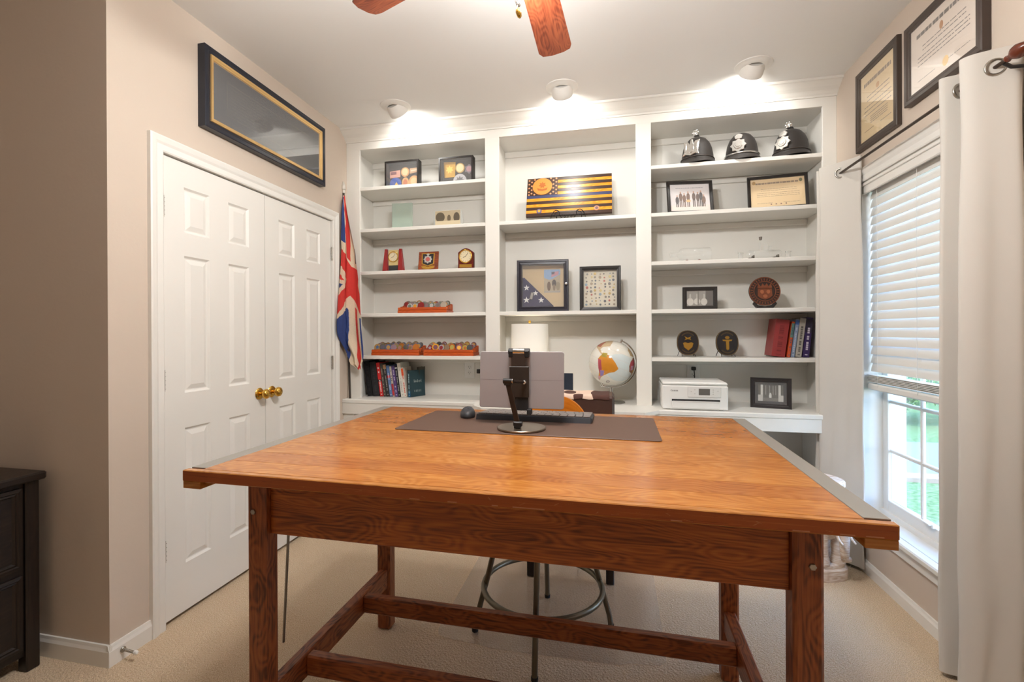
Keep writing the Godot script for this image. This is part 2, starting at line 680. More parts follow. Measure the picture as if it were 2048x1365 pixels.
func room_shell() -> void:
	var b := B.new()
	b.span(Vector3(-1.15, -0.1, -0.31), Vector3(ROOM_W, 0, 3.75))
	structure(obj("floor", b, M.carpet), "beige cut-pile carpet covering the office floor", "carpet")
	b = B.new()
	b.span(Vector3(-1.3, CEIL, -0.46), Vector3(ROOM_W + 0.16, CEIL + 0.15, 3.9))
	structure(obj("ceiling", b, M.ceiling), "smooth off-white painted ceiling of the office", "ceiling")
	b = B.new()
	b.span(Vector3(-1.3, -0.1, -0.46), Vector3(ROOM_W, CEIL, -0.31))
	structure(obj("wall_back", b, M.wall), "wall standing behind the white built-in bookcase", "wall")
	# closet wall with the double-door opening
	b = B.new()
	b.span(Vector3(-0.12, 0, -0.31), Vector3(0, CEIL, 0.19))
	b.span(Vector3(-0.12, 0, 1.506), Vector3(0, CEIL, 1.723))
	b.span(Vector3(-0.12, 2.05, 0.19), Vector3(0, CEIL, 1.506))
	structure(obj("wall_left", b, M.wall), "beige painted wall around the white double closet doors", "wall")
	b = B.new()
	b.span(Vector3(-1.15, 0, 1.603), Vector3(-0.12, CEIL, 1.723))
	structure(obj("wall_alcove", b, M.wall), "shaded taupe wall of the alcove beside the closet", "wall")
	b = B.new()
	b.span(Vector3(-1.3, -0.1, -0.31), Vector3(-1.15, CEIL, 3.75))
	structure(obj("wall_far_left", b, M.wall), "beige wall behind the dark dresser", "wall")
	b = B.new()
	b.span(Vector3(-1.3, -0.1, 3.75), Vector3(0.3, CEIL, 3.9))
	b.span(Vector3(2.6, -0.1, 3.75), Vector3(ROOM_W + 0.16, CEIL, 3.9))
	b.span(Vector3(0.3, 2.2, 3.75), Vector3(2.6, CEIL, 3.9))
	structure(obj("wall_front", b, M.wall), "beige wall opposite the bookcase, open to the hall", "wall")
	b = B.new()
	b.span(Vector3(0.15, 0, 3.9), Vector3(0.3, 2.45, 6.0))
	b.span(Vector3(2.6, 0, 3.9), Vector3(2.75, 2.45, 6.0))
	b.span(Vector3(0.15, 0, 6.0), Vector3(2.75, 2.45, 6.15))
	structure(obj("wall_hall", b, M.wall), "beige walls of the unlit hall behind the office", "wall")
	b = B.new()
	b.span(Vector3(0.15, 2.45, 3.9), Vector3(2.75, 2.55, 6.15))
	structure(obj("ceiling_hall", b, M.ceiling), "off-white ceiling of the unlit hall", "ceiling")
	b = B.new()
	b.span(Vector3(0.15, -0.1, 3.75), Vector3(2.75, 0.0, 6.15))
	structure(obj("floor_hall", b, M.carpet), "beige carpet continuing into the hall", "carpet")
	# window wall
	b = B.new()
	var x0 := ROOM_W
	var x1 := ROOM_W + 0.16
	b.span(Vector3(x0, -0.6, -0.46), Vector3(x1, CEIL, 0.27))
	b.span(Vector3(x0, -0.6, 1.164), Vector3(x1, CEIL, 3.75))
	b.span(Vector3(x0, -0.6, 0.27), Vector3(x1, 0.288, 1.164))
	b.span(Vector3(x0, 2.06, 0.27), Vector3(x1, CEIL, 1.164))
	structure(obj("wall_right", b, M.wall), "beige painted wall around the window", "wall")
	# baseboards: profile in (offset from wall, height)
	baseboard("baseboard_left", Vector3(0, 0, 1.553), Vector3(0, 0, 1.735), Vector3(1, 0, 0), 0.08, "short white baseboard between closet casing and corner")
	baseboard("baseboard_alcove", Vector3(-1.15, 0, 1.723), Vector3(0.012, 0, 1.723), Vector3(0, 0, 1), 0.08, "white baseboard along the shaded alcove wall")
	baseboard("baseboard_right", Vector3(ROOM_W, 0, 3.75), Vector3(ROOM_W, 0, 0.185), Vector3(-1, 0, 0), 0.066, "white baseboard running under the window")
	# spring door stop on the short baseboard
	var t := thing("door_stop", "small spring door stop with white tip on short baseboard", "door stop", Vector3(0.014, 0.04, 1.684), PI / 2)
	b = B.new()
	b.disc_at(Transform3D(), 0.011, 0.006, 14, 0.002)
	obj("mounting_plate", b, M.nickel, t)
	b = B.new()
	var sp := []
	for k in 100:
		var a := k * 0.75
		sp.append(Vector3(cos(a) * 0.0045, sin(a) * 0.0045 - 0.004 * k / 100.0, 0.006 + 0.052 * k / 100.0))
	b.tube(sp, 0.0011, 5)
	obj("spring", b, M.nickel, t)
	b = B.new()
	b.disc_at(Transform3D(Basis(), Vector3(0, -0.004, 0.056)), 0.0075, 0.014, 14, 0.003)
	obj("rubber_tip", b, M.white, t)


func baseboard(called: String, a: Vector3, c: Vector3, out: Vector3, h: float, label: String) -> void:
	var prof := [Vector2(0, 0), Vector2(0.013, 0), Vector2(0.013, h * 0.72), Vector2(0.009, h * 0.86), Vector2(0.007, h), Vector2(0, h)]
	var b := B.new()
	var mid := (a + c) * 0.5 + out * 0.006 + Vector3(0, h * 0.45, 0)
	for k in prof.size():
		var p: Vector2 = prof[k]
		var q: Vector2 = prof[(k + 1) % prof.size()]
		b.cface([a + out * p.x + Vector3(0, p.y, 0), c + out * p.x + Vector3(0, p.y, 0), c + out * q.x + Vector3(0, q.y, 0), a + out * q.x + Vector3(0, q.y, 0)], mid)
	for e in [a, c]:
		var pts := []
		for p in prof:
			pts.append(e + out * p.x + Vector3(0, p.y, 0))
		b.cface(pts, mid)
	structure(obj(called, b, M.trim), label, "baseboard")


# moulded casing board: profile drawn out between two points
func casing(b: B, a: Vector3, c: Vector3, across: Vector3, out: Vector3, width: float, mitre0 := 0.0, mitre1 := 0.0) -> void:
	var prof := [Vector2(0, 0), Vector2(0, 0.011), Vector2(0.006, 0.014), Vector2(width * 0.45, 0.012), Vector2(width * 0.62, 0.017), Vector2(width - 0.006, 0.021), Vector2(width, 0.018), Vector2(width, 0)]
	var dir := (c - a).normalized()
	var mid := (a + c) * 0.5 + across * width * 0.5 + out * 0.006
	for k in prof.size():
		var p: Vector2 = prof[k]
		var q: Vector2 = prof[(k + 1) % prof.size()]
		b.cface([a + across * p.x + out * p.y - dir * p.x * mitre0, c + across * p.x + out * p.y + dir * p.x * mitre1, c + across * q.x + out * q.y + dir * q.x * mitre1, a + across * q.x + out * q.y - dir * q.x * mitre0], mid)


func closet_doors() -> void:
	var w := 0.066
	var t := Node3D.new()
	t.name = "trim_1"
	add_child(t)
	structure(t, "white moulded casing around the closet doors", "door casing")
	var b := B.new()
	casing(b, Vector3(0, 0, 1.494), Vector3(0, 2.046, 1.494), Vector3(0, 0, 1), Vector3(1, 0, 0), w, 0, 1)
	obj("side_casing", b, M.trim, t)
	b = B.new()
	casing(b, Vector3(0, 0, 0.2), Vector3(0, 2.046, 0.2), Vector3(0, 0, -1), Vector3(1, 0, 0), w, 0, 1)
	obj("side_casing", b, M.trim, t)
	b = B.new()
	casing(b, Vector3(0, 2.046, 0.2), Vector3(0, 2.046, 1.494), Vector3(0, 1, 0), Vector3(1, 0, 0), w, 1, 1)
	obj("head_casing", b, M.trim, t)
	b = B.new()
	b.span(Vector3(-0.12, 0, 0.186), Vector3(-0.001, 2.046, 0.2))
	b.span(Vector3(-0.12, 0, 1.494), Vector3(-0.001, 2.046, 1.508))
	b.span(Vector3(-0.12, 2.046, 0.186), Vector3(-0.001, 2.06, 1.508))
	obj("jamb", b, M.trim, t)
	one_door("door_1", 0.8575, 1.491, [[1.235, 1.378], [0.976, 1.118]], 0.905, 1.4925, "white six-panel closet door hinged beside the bare corner")
	one_door("door_2", 0.203, 0.8535, [[0.594, 0.739], [0.328, 0.475]], 0.806, 0.2015, "white six-panel closet door hinged beside the flag")


func one_door(called: String, z0: float, z1: float, cols: Array, knob_z: float, hinge_z: float, label: String) -> void:
	var d := Node3D.new()
	d.name = called
	add_child(d)
	structure(d, label, "door")
	var rows := [[0.232, 0.842], [1.0, 1.62], [1.725, 1.93]]
	var xf := -0.006
	var xb := -0.042
	var b := B.new(1)
	var zs := [z0, cols[1][0], cols[1][1], cols[0][0], cols[0][1], z1]
	for k in [0, 2, 4]:
		b.span(Vector3(xb, 0.018, zs[k]), Vector3(xf, 2.04, zs[k + 1]))
	var ys := [0.018, rows[0][0], rows[0][1], rows[1][0], rows[1][1], rows[2][0], rows[2][1], 2.04]
	for k in [0, 2, 4, 6]:
		for c in [[1, 2], [3, 4]]:
			b.span(Vector3(xb, ys[k], zs[c[0]]), Vector3(xf, ys[k + 1], zs[c[1]]))
	obj("door_frame", b, M.trim, d)
	for c in cols:
		for r in rows:
			b = B.new(1)
			b.xf = Transform3D(Basis(Vector3.UP, PI / 2), Vector3(xf, (r[0] + r[1]) * 0.5, (c[0] + c[1]) * 0.5))
			var w: float = c[1] - c[0]
			var h: float = r[1] - r[0]
			var prof := [Vector2(0, 0), Vector2(0.009, -0.009), Vector2(0.014, -0.0095), Vector2(0.036, -0.0015)]
			b.ring(w, h, prof)
			var q := b.corners(w, h, prof[3], Vector3.ZERO)
			b.face(q)
			obj("panel", b, M.trim, d)
	for y in [0.331, 1.066, 1.817]:
		b = B.new()
		b.tube([Vector3(0.004, y - 0.046, hinge_z), Vector3(0.004, y + 0.046, hinge_z)], 0.0055, 10)
		for s in 5:
			b.box(Vector3(0.0035, y - 0.036 + s * 0.018, hinge_z), Vector3(0.0125, 0.0015, 0.0125))
		obj("hinge", b, M.nickel, d)
	var k := obj("knob", turned([Vector2(0, 0), Vector2(0.01, 0), Vector2(0.0095, 0.02), Vector2(0.013, 0.026), Vector2(0.024, 0.034), Vector2(0.0275, 0.044), Vector2(0.025, 0.054), Vector2(0.014, 0.061), Vector2(0, 0.062)], Vector3(xf, 0.937, knob_z), Vector3(1, 0, 0)), M.brass, d, "polished brass door knob")
	obj("rosette", turned([Vector2(0, 0), Vector2(0.031, 0), Vector2(0.0325, 0.003), Vector2(0.028, 0.008), Vector2(0.016, 0.01), Vector2(0, 0.01)], Vector3(xf, 0.937, knob_z), Vector3(1, 0, 0)), M.brass, k)


# lathe whose axis points along dir
func turned(prof: Array, where: Vector3, dir: Vector3, n := 24) -> B:
	var b := B.new()
	var y := dir.normalized()
	var x := y.cross(Vector3(0.1, 0.2, 0.97)).normalized()
	b.xf = Transform3D(Basis(x, y, x.cross(y)), where)
	b.lathe(prof, n)
	return b


func window() -> void:
	var t := Node3D.new()
	t.name = "window_1"
	add_child(t)
	structure(t, "white double-hung window with divided panes behind the blind", "window")
	var z0 := 0.284
	var z1 := 1.15
	var y0 := 0.33
	var y1 := 2.045
	var W := ROOM_W
	var b := B.new()
	# reveal boards
	b.span(Vector3(W - 0.001, 0.31, 0.27), Vector3(W + 0.2, 2.06, z0))
	b.span(Vector3(W - 0.001, 0.31, z1), Vector3(W + 0.2, 2.06, 1.164))
	b.span(Vector3(W - 0.001, y1, z0), Vector3(W + 0.2, 2.06, z1))
	b.span(Vector3(W + 0.11, 0.3, z0), Vector3(W + 0.23, 0.325, z1))
	obj("jamb", b, M.trim, t)
	b = B.new()
	b.span(Vector3(W + 0.16, 0.25, 0.2), Vector3(W + 0.19, 2.13, z0 - 0.0005))
	b.span(Vector3(W + 0.16, 0.25, z1 + 0.0005), Vector3(W + 0.19, 2.13, 1.235))
	obj("outside_casing", b, M.trim, t)
	# stool and apron
	b = B.new()
	b.span(Vector3(W - 0.045, 0.282, 0.21), Vector3(W, 0.31, 1.3), 0.006)
	b.span(Vector3(W, 0.29, z0), Vector3(W + 0.11, 0.31, z1))
	b.span(Vector3(W + 0.08, 0.29, z0), Vector3(W + 0.13, 0.334, z1))
	obj("stool", b, M.trim, t, "white painted window stool")
	b = B.new()
	b.span(Vector3(W - 0.018, 0.226, 0.225), Vector3(W, 0.282, 1.26), 0.004)
	obj("apron", b, M.trim, t)
	b = B.new()
	casing(b, Vector3(W, 0.31, 0.278), Vector3(W, 2.05, 0.278), Vector3(0, 0, -1), Vector3(-1, 0, 0), 0.07, 0, 1)
	obj("side_casing", b, M.trim, t)
	b = B.new()
	casing(b, Vector3(W, 0.31, 1.156), Vector3(W, 2.05, 1.156), Vector3(0, 0, 1), Vector3(-1, 0, 0), 0.07, 0, 1)
	obj("side_casing", b, M.trim, t)
	b = B.new()
	casing(b, Vector3(W, 2.05, 0.278), Vector3(W, 2.05, 1.156), Vector3(0, 1, 0), Vector3(-1, 0, 0), 0.07, 1, 1)
	obj("head_casing", b, M.trim, t)
	sash(t, "lower_sash", W + 0.092, y0, 1.19, z0, z1, 3)
	sash(t, "upper_sash", W + 0.125, 1.16, y1, z0, z1, 3)
	b = B.new()
	b.box(Vector3(W + 0.082, 0.398, 0.68), Vector3(0.018, 0.02, 0.06), 0.004)
	b.box(Vector3(W + 0.07, 0.404, 0.68), Vector3(0.016, 0.008, 0.05), 0.002)
	obj("sash_lift", b, M.trim, t)


func sash(t: Node3D, called: String, x: float, y0: float, y1: float, z0: float, z1: float, rows: int) -> void:
	var s := Node3D.new()
	s.name = called
	t.add_child(s)
	var b := B.new()
	var f := 0.046
	b.span(Vector3(x, y0, z0), Vector3(x + 0.032, y1, z0 + f), 0.003)
	b.span(Vector3(x, y0, z1 - f), Vector3(x + 0.032, y1, z1), 0.003)
	b.span(Vector3(x, y0, z0 + f), Vector3(x + 0.032, y0 + 0.06, z1 - f), 0.003)
	b.span(Vector3(x, y1 - 0.035, z0 + f), Vector3(x + 0.032, y1, z1 - f), 0.003)
	obj("sash_frame", b, M.trim, s)
	var gy0 := y0 + 0.06
	var gy1 := y1 - 0.035
	var gz0 := z0 + f
	var gz1 := z1 - f
	var cols := 3
	var zs := [gz0]
	for k in range(1, cols):
		zs.append(lerpf(gz0, gz1, float(k) / cols))
	zs.append(gz1)
	for k in range(1, cols):
		b = B.new()
		b.span(Vector3(x + 0.008, gy0, zs[k] - 0.009), Vector3(x + 0.024, gy1, zs[k] + 0.009), 0.004)
		obj("muntin", b, M.trim, s)
	for r in range(1, rows):
		var y := lerpf(gy0, gy1, float(r) / rows)
		b = B.new()
		b.span(Vector3(x + 0.0085, y - 0.009, gz0), Vector3(x + 0.0235, y + 0.009, gz1), 0.004)
		obj("muntin", b, M.trim, s)
	for r in rows:
		for k in cols:
			b = B.new()
			b.span(Vector3(x + 0.014, lerpf(gy0, gy1, float(r) / rows), zs[k]), Vector3(x + 0.018, lerpf(gy0, gy1, float(r + 1) / rows), zs[k + 1]))
			obj("pane", b, M.glass, s)


func outdoors() -> void:
	var gm := mat(Color.WHITE, 1.0, 0.0, 0.1)
	var n := FastNoiseLite.new()
	n.frequency = 0.05
	n.fractal_octaves = 4
	var nt := NoiseTexture2D.new()
	nt.width = 512
	nt.height = 512
	nt.seamless = true
	nt.noise = n
	var g := Gradient.new()
	g.set_color(0, rgb(70, 96, 58))
	g.set_color(1, rgb(140, 160, 112))
	nt.color_ramp = g
	gm.albedo_texture = nt
	gm.uv1_triplanar = true
	gm.uv1_world_triplanar = true
	gm.uv1_scale = Vector3.ONE * 0.6
	var b := B.new()
	b.span(Vector3(3.4, -0.7, -40), Vector3(40, -0.5, 12))
	var o := obj("lawn", b, gm)
	o.set_meta("kind", "stuff")
	tag(o, "green lawn outside the window", "lawn")
	b = B.new()
	b.span(Vector3(3.6, -0.52, -5.5), Vector3(30, -0.47, -3.5))
	var dm := mat(rgb(128, 130, 130), 0.95)
	relief(dm, 0.2, 2.0, 0.3)
	structure(obj("driveway", b, dm), "grey driveway crossing the lawn outside the window", "driveway")
	b = B.new()
	b.span(Vector3(3.6, -0.52, -3.5), Vector3(30, -0.44, -3.3), 0.01)
	structure(obj("kerb", b, mat(rgb(158, 138, 122), 0.9)), "pale kerb edging the grey driveway outside", "kerb")
	var leafy := mat(Color.WHITE, 0.8)
	leafy.vertex_color_use_as_albedo = true
	leafy.backlight_enabled = true
	leafy.backlight = Color(0.5, 0.55, 0.3)
	var spots := [[5.6, -7.9, 1.0, 1.5], [7.3, -7.7, 1.15, 1.7], [8.9, -7.5, 1.0, 1.4], [10.6, -7.2, 1.2, 1.8], [6.6, -10.6, 1.8, 3.6], [9.9, -10.4, 1.9, 4.0], [13.4, -8.6, 1.8, 3.6]]
	var names := ["round green shrub beyond the driveway, hidden mostly by window jamb", "broad green shrub beyond driveway with pale leaf tips", "lower green shrub beyond driveway beside the broad one", "wide shrub at the end of the shrub row", "tall leafy tree behind the shrub row", "taller leafy tree with a full crown behind shrubs", "leafy tree standing at the far end of the lawn"]
	var lm := B.new()
	lm.face([Vector3(-0.5, 0, 0), Vector3(0, -0.22, 0.05), Vector3(0.5, 0, 0), Vector3(0, 0.22, 0.05)])
	var leaf := lm.done()
	leaf.surface_set_material(0, leafy)
	for k in spots.size():
		var s: Array = spots[k]
		var tree: bool = k > 3
		var t := thing("tree" if tree else "shrub", names[k], "tree" if tree else "shrub", Vector3(s[0], -0.5, s[1]))
		var r: float = s[2]
		var h: float = s[3]
		b = B.new()
		if tree:
			b.tube([Vector3(0, 0, 0), Vector3(0.05, h * 0.3, 0), Vector3(0, h * 0.7, 0.05)], 0.13, 9, false, 0.05)
			obj("trunk", b, mat(rgb(120, 96, 76), 0.95), t)
		else:
			for q in 5:
				b.tube([Vector3(0, 0, 0), Vector3(cos(q * 1.3) * r * 0.3, h * 0.3, sin(q * 1.3) * r * 0.3), Vector3(cos(q * 1.3) * r * 0.6, h * 0.75, sin(q * 1.3) * r * 0.6)], 0.025, 6, false, 0.008)
			obj("stems", b, mat(rgb(104, 84, 64), 0.95), t)
		var mm := MultiMesh.new()
		mm.transform_format = MultiMesh.TRANSFORM_3D
		mm.use_colors = true
		mm.mesh = leaf
		mm.instance_count = 2600
		for q in 2600:
			var d := Vector3(rng.randfn(), rng.randfn(), rng.randfn()).normalized()
			var rad := r * (0.72 + 0.3 * n.get_noise_3d(d.x * 40 + k * 50, d.y * 40, d.z * 40)) * pow(rng.randf_range(0.3, 1.0), 0.4)
			var cy := h * (0.62 if tree else 0.5)
			var p := Vector3(d.x * rad, cy + d.y * rad * (h / r) * (0.42 if tree else 0.5), d.z * rad)
			p.y = max(p.y, 0.05)
			var size := rng.randf_range(0.09, 0.17)
			var bs := Basis.from_euler(Vector3(rng.randf() * TAU, rng.randf() * TAU, rng.randf() * TAU)).scaled(Vector3.ONE * size)
			mm.set_instance_transform(q, Transform3D(bs, p))
			var c := rgb(70, 116, 48).lerp(rgb(176, 200, 116), rng.randf()).srgb_to_linear()
			mm.set_instance_color(q, c)
		var mi := MultiMeshInstance3D.new()
		mi.name = "foliage"
		mi.multimesh = mm
		mi.set_meta("kind", "stuff")
		t.add_child(mi)


func bookcase() -> void:
	var t := thing("built_in_bookcase", "white built-in bookcase filling the whole wall with three bays", "bookcase")
	var zb := -0.30
	var stiles := [[0.0, 0.1057], [1.0452, 1.1433], [2.041, 2.1345], [3.108, ROOM_W]]
	var b: B
	for s in stiles:
		b = B.new(1)
		b.span(Vector3(s[0], CT, -0.02), Vector3(s[1], 2.6, 0), 0.0015)
		obj("stile", b, M.shelf, t)
	b = B.new()
	b.span(Vector3(0, 2.598, -0.02), Vector3(ROOM_W, 2.69, 0), 0.0015)
	obj("header", b, M.shelf, t)
	# crown moulding
	var prof := [Vector2(0.0, 2.652), Vector2(0.008, 2.652), Vector2(0.011, 2.661), Vector2(0.018, 2.667), Vector2(0.03, 2.681), Vector2(0.05, 2.694), Vector2(0.066, 2.707), Vector2(0.078, 2.716), Vector2(0.088, 2.719), Vector2(0.09, CEIL - 0.0005), Vector2(0.0, CEIL - 0.0005)]
	b = B.new()
	var mid := Vector3(1.6, 2.7, 0.02)
	for k in prof.size() - 1:
		var p: Vector2 = prof[k]
		var q: Vector2 = prof[k + 1]
		b.face([Vector3(0, p.y, p.x), Vector3(ROOM_W, p.y, p.x), Vector3(ROOM_W, q.y, q.x), Vector3(0, q.y, q.x)])
	obj("crown_moulding", b, M.shelf, t)
	b = B.new()
	b.span(Vector3(0, 2.6205, zb - 0.01), Vector3(ROOM_W, CEIL - 0.0005, -0.0205))
	obj("top_box", b, M.shelf, t)
	b = B.new(1)
	b.span(Vector3(0, 0, zb - 0.01), Vector3(ROOM_W, 2.6205, zb))
	obj("back_panel", b, M.shelf, t)
	for s in [[0.038, 0.058], [1.0652, 1.1233], [2.061, 2.1145], [3.13, 3.15]]:
		b = B.new(1)
		b.span(Vector3(s[0], 0.0, zb), Vector3(s[1], 2.6, -0.0205))
		obj("side_panel", b, M.shelf, t)
	var bays := [[0.058, 1.0652], [1.1233, 2.061], [2.1145, 3.13]]
	for k in 3:
		var x0: float = bays[k][0]
		var x1: float = bays[k][1]
		b = B.new()
		b.span(Vector3(x0, 2.598, zb), Vector3(x1, 2.6195, -0.0205))
		obj("soffit", b, M.shelf, t)
		var tops := [T2, T4] if k == 1 else [T1, T2, T3, T4, T5]
		for y in tops:
			b = B.new()
			b.span(Vector3(x0, y - 0.024, zb), Vector3(x1, y, -0.002), 0.002)
			var sh := obj("shelf", b, M.shelf, t)
			b = B.new()
			b.span(Vector3(x0, y - 0.062, zb), Vector3(x1, y - 0.024, zb + 0.016), 0.003)
			obj("cleat", b, M.shelf, sh)
		b = B.new()
		b.span(Vector3(x0, 2.555, zb), Vector3(x1, 2.598, zb + 0.016), 0.003)
		obj("cleat", b, M.shelf, t)
	# counters: left, centre (bowed out with clipped corners), right
	b = B.new()
	b.span(Vector3(0, CT - 0.028, zb), Vector3(1.07, CT, 0.08), 0.004)
	obj("counter", b, M.shelf, t)
	b = B.new()
	b.span(Vector3(2.11, CT - 0.028, zb), Vector3(ROOM_W, CT, 0.17), 0.004)
	obj("counter", b, M.shelf, t)
	b = B.new()
	b.xf = Transform3D(Basis(Vector3.RIGHT, PI / 2), Vector3(0, CT + 0.001, 0))
	# prism is drawn in xy; after the turn, local y points along z and local z points down
	b.prism(pv([1.0, zb, 2.16, zb, 2.16, 0.18, 2.075, 0.285, 1.085, 0.285, 1.0, 0.18]), 0.0, 0.03, 0.009)
	obj("counter", b, M.shelf, t)
	b = B.new()
	b.span(Vector3(0.0, 0.69, zb), Vector3(1.06, CT - 0.028, 0.075), 0.002)
	obj("fascia", b, M.shelf, t)
	b = B.new()
	b.span(Vector3(2.12, 0.69, zb), Vector3(ROOM_W, CT - 0.028, 0.165), 0.002)
	obj("fascia", b, M.shelf, t)
	b = B.new()
	b.span(Vector3(1.12, 0.70, zb), Vector3(2.06, CT - 0.03, 0.25), 0.002)
	obj("fascia", b, M.shelf, t)
	# base: open cubbies either side of the knee space
	for s in [[0.0, 0.085, 0.06], [1.0, 1.1, 0.06], [2.08, 2.16, 0.15], [3.1, ROOM_W, 0.15]]:
		b = B.new(1)
		b.span(Vector3(s[0], 0.0, zb), Vector3(s[1], 0.69, s[2]), 0.002)
		obj("base_stile", b, M.shelf, t)
	for s in [[0.085, 1.0, 0.05], [2.16, 3.1, 0.14]]:
		for y in [0.1, 0.42]:
			b = B.new()
			b.span(Vector3(s[0], y - 0.024, zb), Vector3(s[1], y, s[2]), 0.002)
			obj("base_shelf", b, M.shelf, t)
		b = B.new()
		b.span(Vector3(s[0], 0.0, s[2] - 0.06), Vector3(s[1], 0.076, s[2] - 0.04))
		obj("toe_kick", b, M.shelf, t)


func ceiling_fan() -> void:
	var t := thing("ceiling_fan", "ceiling fan with reddish wood blades and a light kit", "ceiling fan", Vector3(1.63, 0, 1.85))
	var Y := 2.425
	obj("canopy", turned([Vector2(0, 0), Vector2(0.072, 0), Vector2(0.07, 0.02), Vector2(0.045, 0.05), Vector2(0.02, 0.056), Vector2(0, 0.056)], Vector3(0, CEIL, 0), Vector3(0, -1, 0)), M.nickel, t)
	var b := B.new()
	b.tube([Vector3(0, CEIL - 0.05, 0), Vector3(0, Y + 0.1, 0)], 0.011, 12)
	obj("downrod", b, M.nickel, t)
	obj("motor_housing", turned([Vector2(0, 0), Vector2(0.05, 0), Vector2(0.1, 0.025), Vector2(0.115, 0.06), Vector2(0.105, 0.1), Vector2(0.06, 0.12), Vector2(0, 0.12)], Vector3(0, Y + 0.105, 0), Vector3(0, -1, 0), 32), M.nickel, t)
	# blades: one points at the bookcase
	for k in 5:
		var a := deg_to_rad(177.5) + k * TAU / 5
		var dir := Basis(Vector3.UP, a)
		var bl := Node3D.new()
		bl.name = "fan_blade"
		bl.transform = Transform3D(dir, Vector3(0, Y, 0))
		t.add_child(bl, true)
		b = B.new(0)
		# drawn along x from the hub outwards in xy, then laid flat and pitched
		b.xf = Transform3D(Basis(Vector3.UP, -PI / 2) * Basis(Vector3.RIGHT, PI / 2 - 0.2), Vector3.ZERO)
		b.prism(pv([0.17, -0.05, 0.2, -0.056, 0.62, -0.068, 0.648, -0.056, 0.662, -0.02, 0.664, 0.03, 0.655, 0.058, 0.63, 0.066, 0.2, 0.054, 0.17, 0.045]), -0.003, 0.003, 0.001)
		obj("blade", b, M.blade, bl)
		b = B.new()
		b.xf = Transform3D(Basis(Vector3.UP, -PI / 2) * Basis(Vector3.RIGHT, PI / 2 - 0.2), Vector3(0, 0.006, 0))
		b.prism(pv([0.08, -0.014, 0.17, -0.012, 0.2, -0.035, 0.25, -0.03, 0.255, 0.03, 0.2, 0.035, 0.17, 0.012, 0.08, 0.014]), -0.004, 0.0, 0.001)
		obj("blade_arm", b, M.nickel, bl)
	obj("light_fitter", turned([Vector2(0, 0), Vector2(0.06, 0), Vector2(0.064, 0.02), Vector2(0.055, 0.05), Vector2(0.03, 0.07), Vector2(0.012, 0.085), Vector2(0, 0.086)], Vector3(0, Y - 0.014, 0), Vector3(0, -1, 0)), M.nickel, t)
	var bulb := glow(Color(1.0, 0.93, 0.82), 3.5)
	for k in 4:
		var a := PI / 4 + 0.35 + k * PI / 2
		var d := Vector3(cos(a), 0, sin(a))
		b = B.new()
		b.tube([Vector3(0, Y - 0.035, 0) + d * 0.05, Vector3(0, Y - 0.03, 0) + d * 0.1, Vector3(0, Y - 0.02, 0) + d * 0.125], 0.008, 8)
		obj("lamp_arm", b, M.nickel, t)
		var out := (d * 0.6 + Vector3(0, -1, 0)).normalized()
		var c := Vector3(0, Y - 0.02, 0) + d * 0.125
		var sh := obj("lamp_shade", turned([Vector2(0, 0), Vector2(0.022, 0.0), Vector2(0.03, 0.012), Vector2(0.044, 0.032), Vector2(0.047, 0.046), Vector2(0.041, 0.062), Vector2(0.024, 0.073), Vector2(0, 0.076)], c, out), bulb, t, "frosted glass lamp shade, lit")
		var l := OmniLight3D.new()
		l.name = "fan_lamp"
		l.light_color = Color(0.99, 0.99, 0.985)
		l.light_energy = FAN_LAMP
		l.light_size = 0.045
		l.omni_range = 12.0
		l.omni_attenuation = 2.0
		l.shadow_enabled = true
		l.position = c + out * 0.042
		t.add_child(l)
	for k in 2:
		var x := 0.0 if k == 0 else 0.006
		var z := 0.02 if k == 0 else 0.04
		var yb := 2.19 if k == 0 else 2.145
		b = B.new()
		for q in 16:
			b.ball(Vector3(x - 0.012, lerpf(yb + 0.012, Y - 0.09, q / 15.0), z), Vector3.ONE * 0.0028, 6, 4)
		b.tube([Vector3(x - 0.012, yb + 0.01, z), Vector3(x - 0.012, Y - 0.08, z)], 0.0012, 5)
		var ch := obj("pull_chain", b, M.silver, t)
		obj("chain_fob", turned([Vector2(0, 0), Vector2(0.005, 0.002), Vector2(0.008, 0.012), Vector2(0.006, 0.026), Vector2(0.003, 0.03), Vector2(0, 0.03)], Vector3(x - 0.012, yb + 0.012, z), Vector3(0.25, -1, 0.1), 14), M.silver if k == 0 else M.brass, ch)


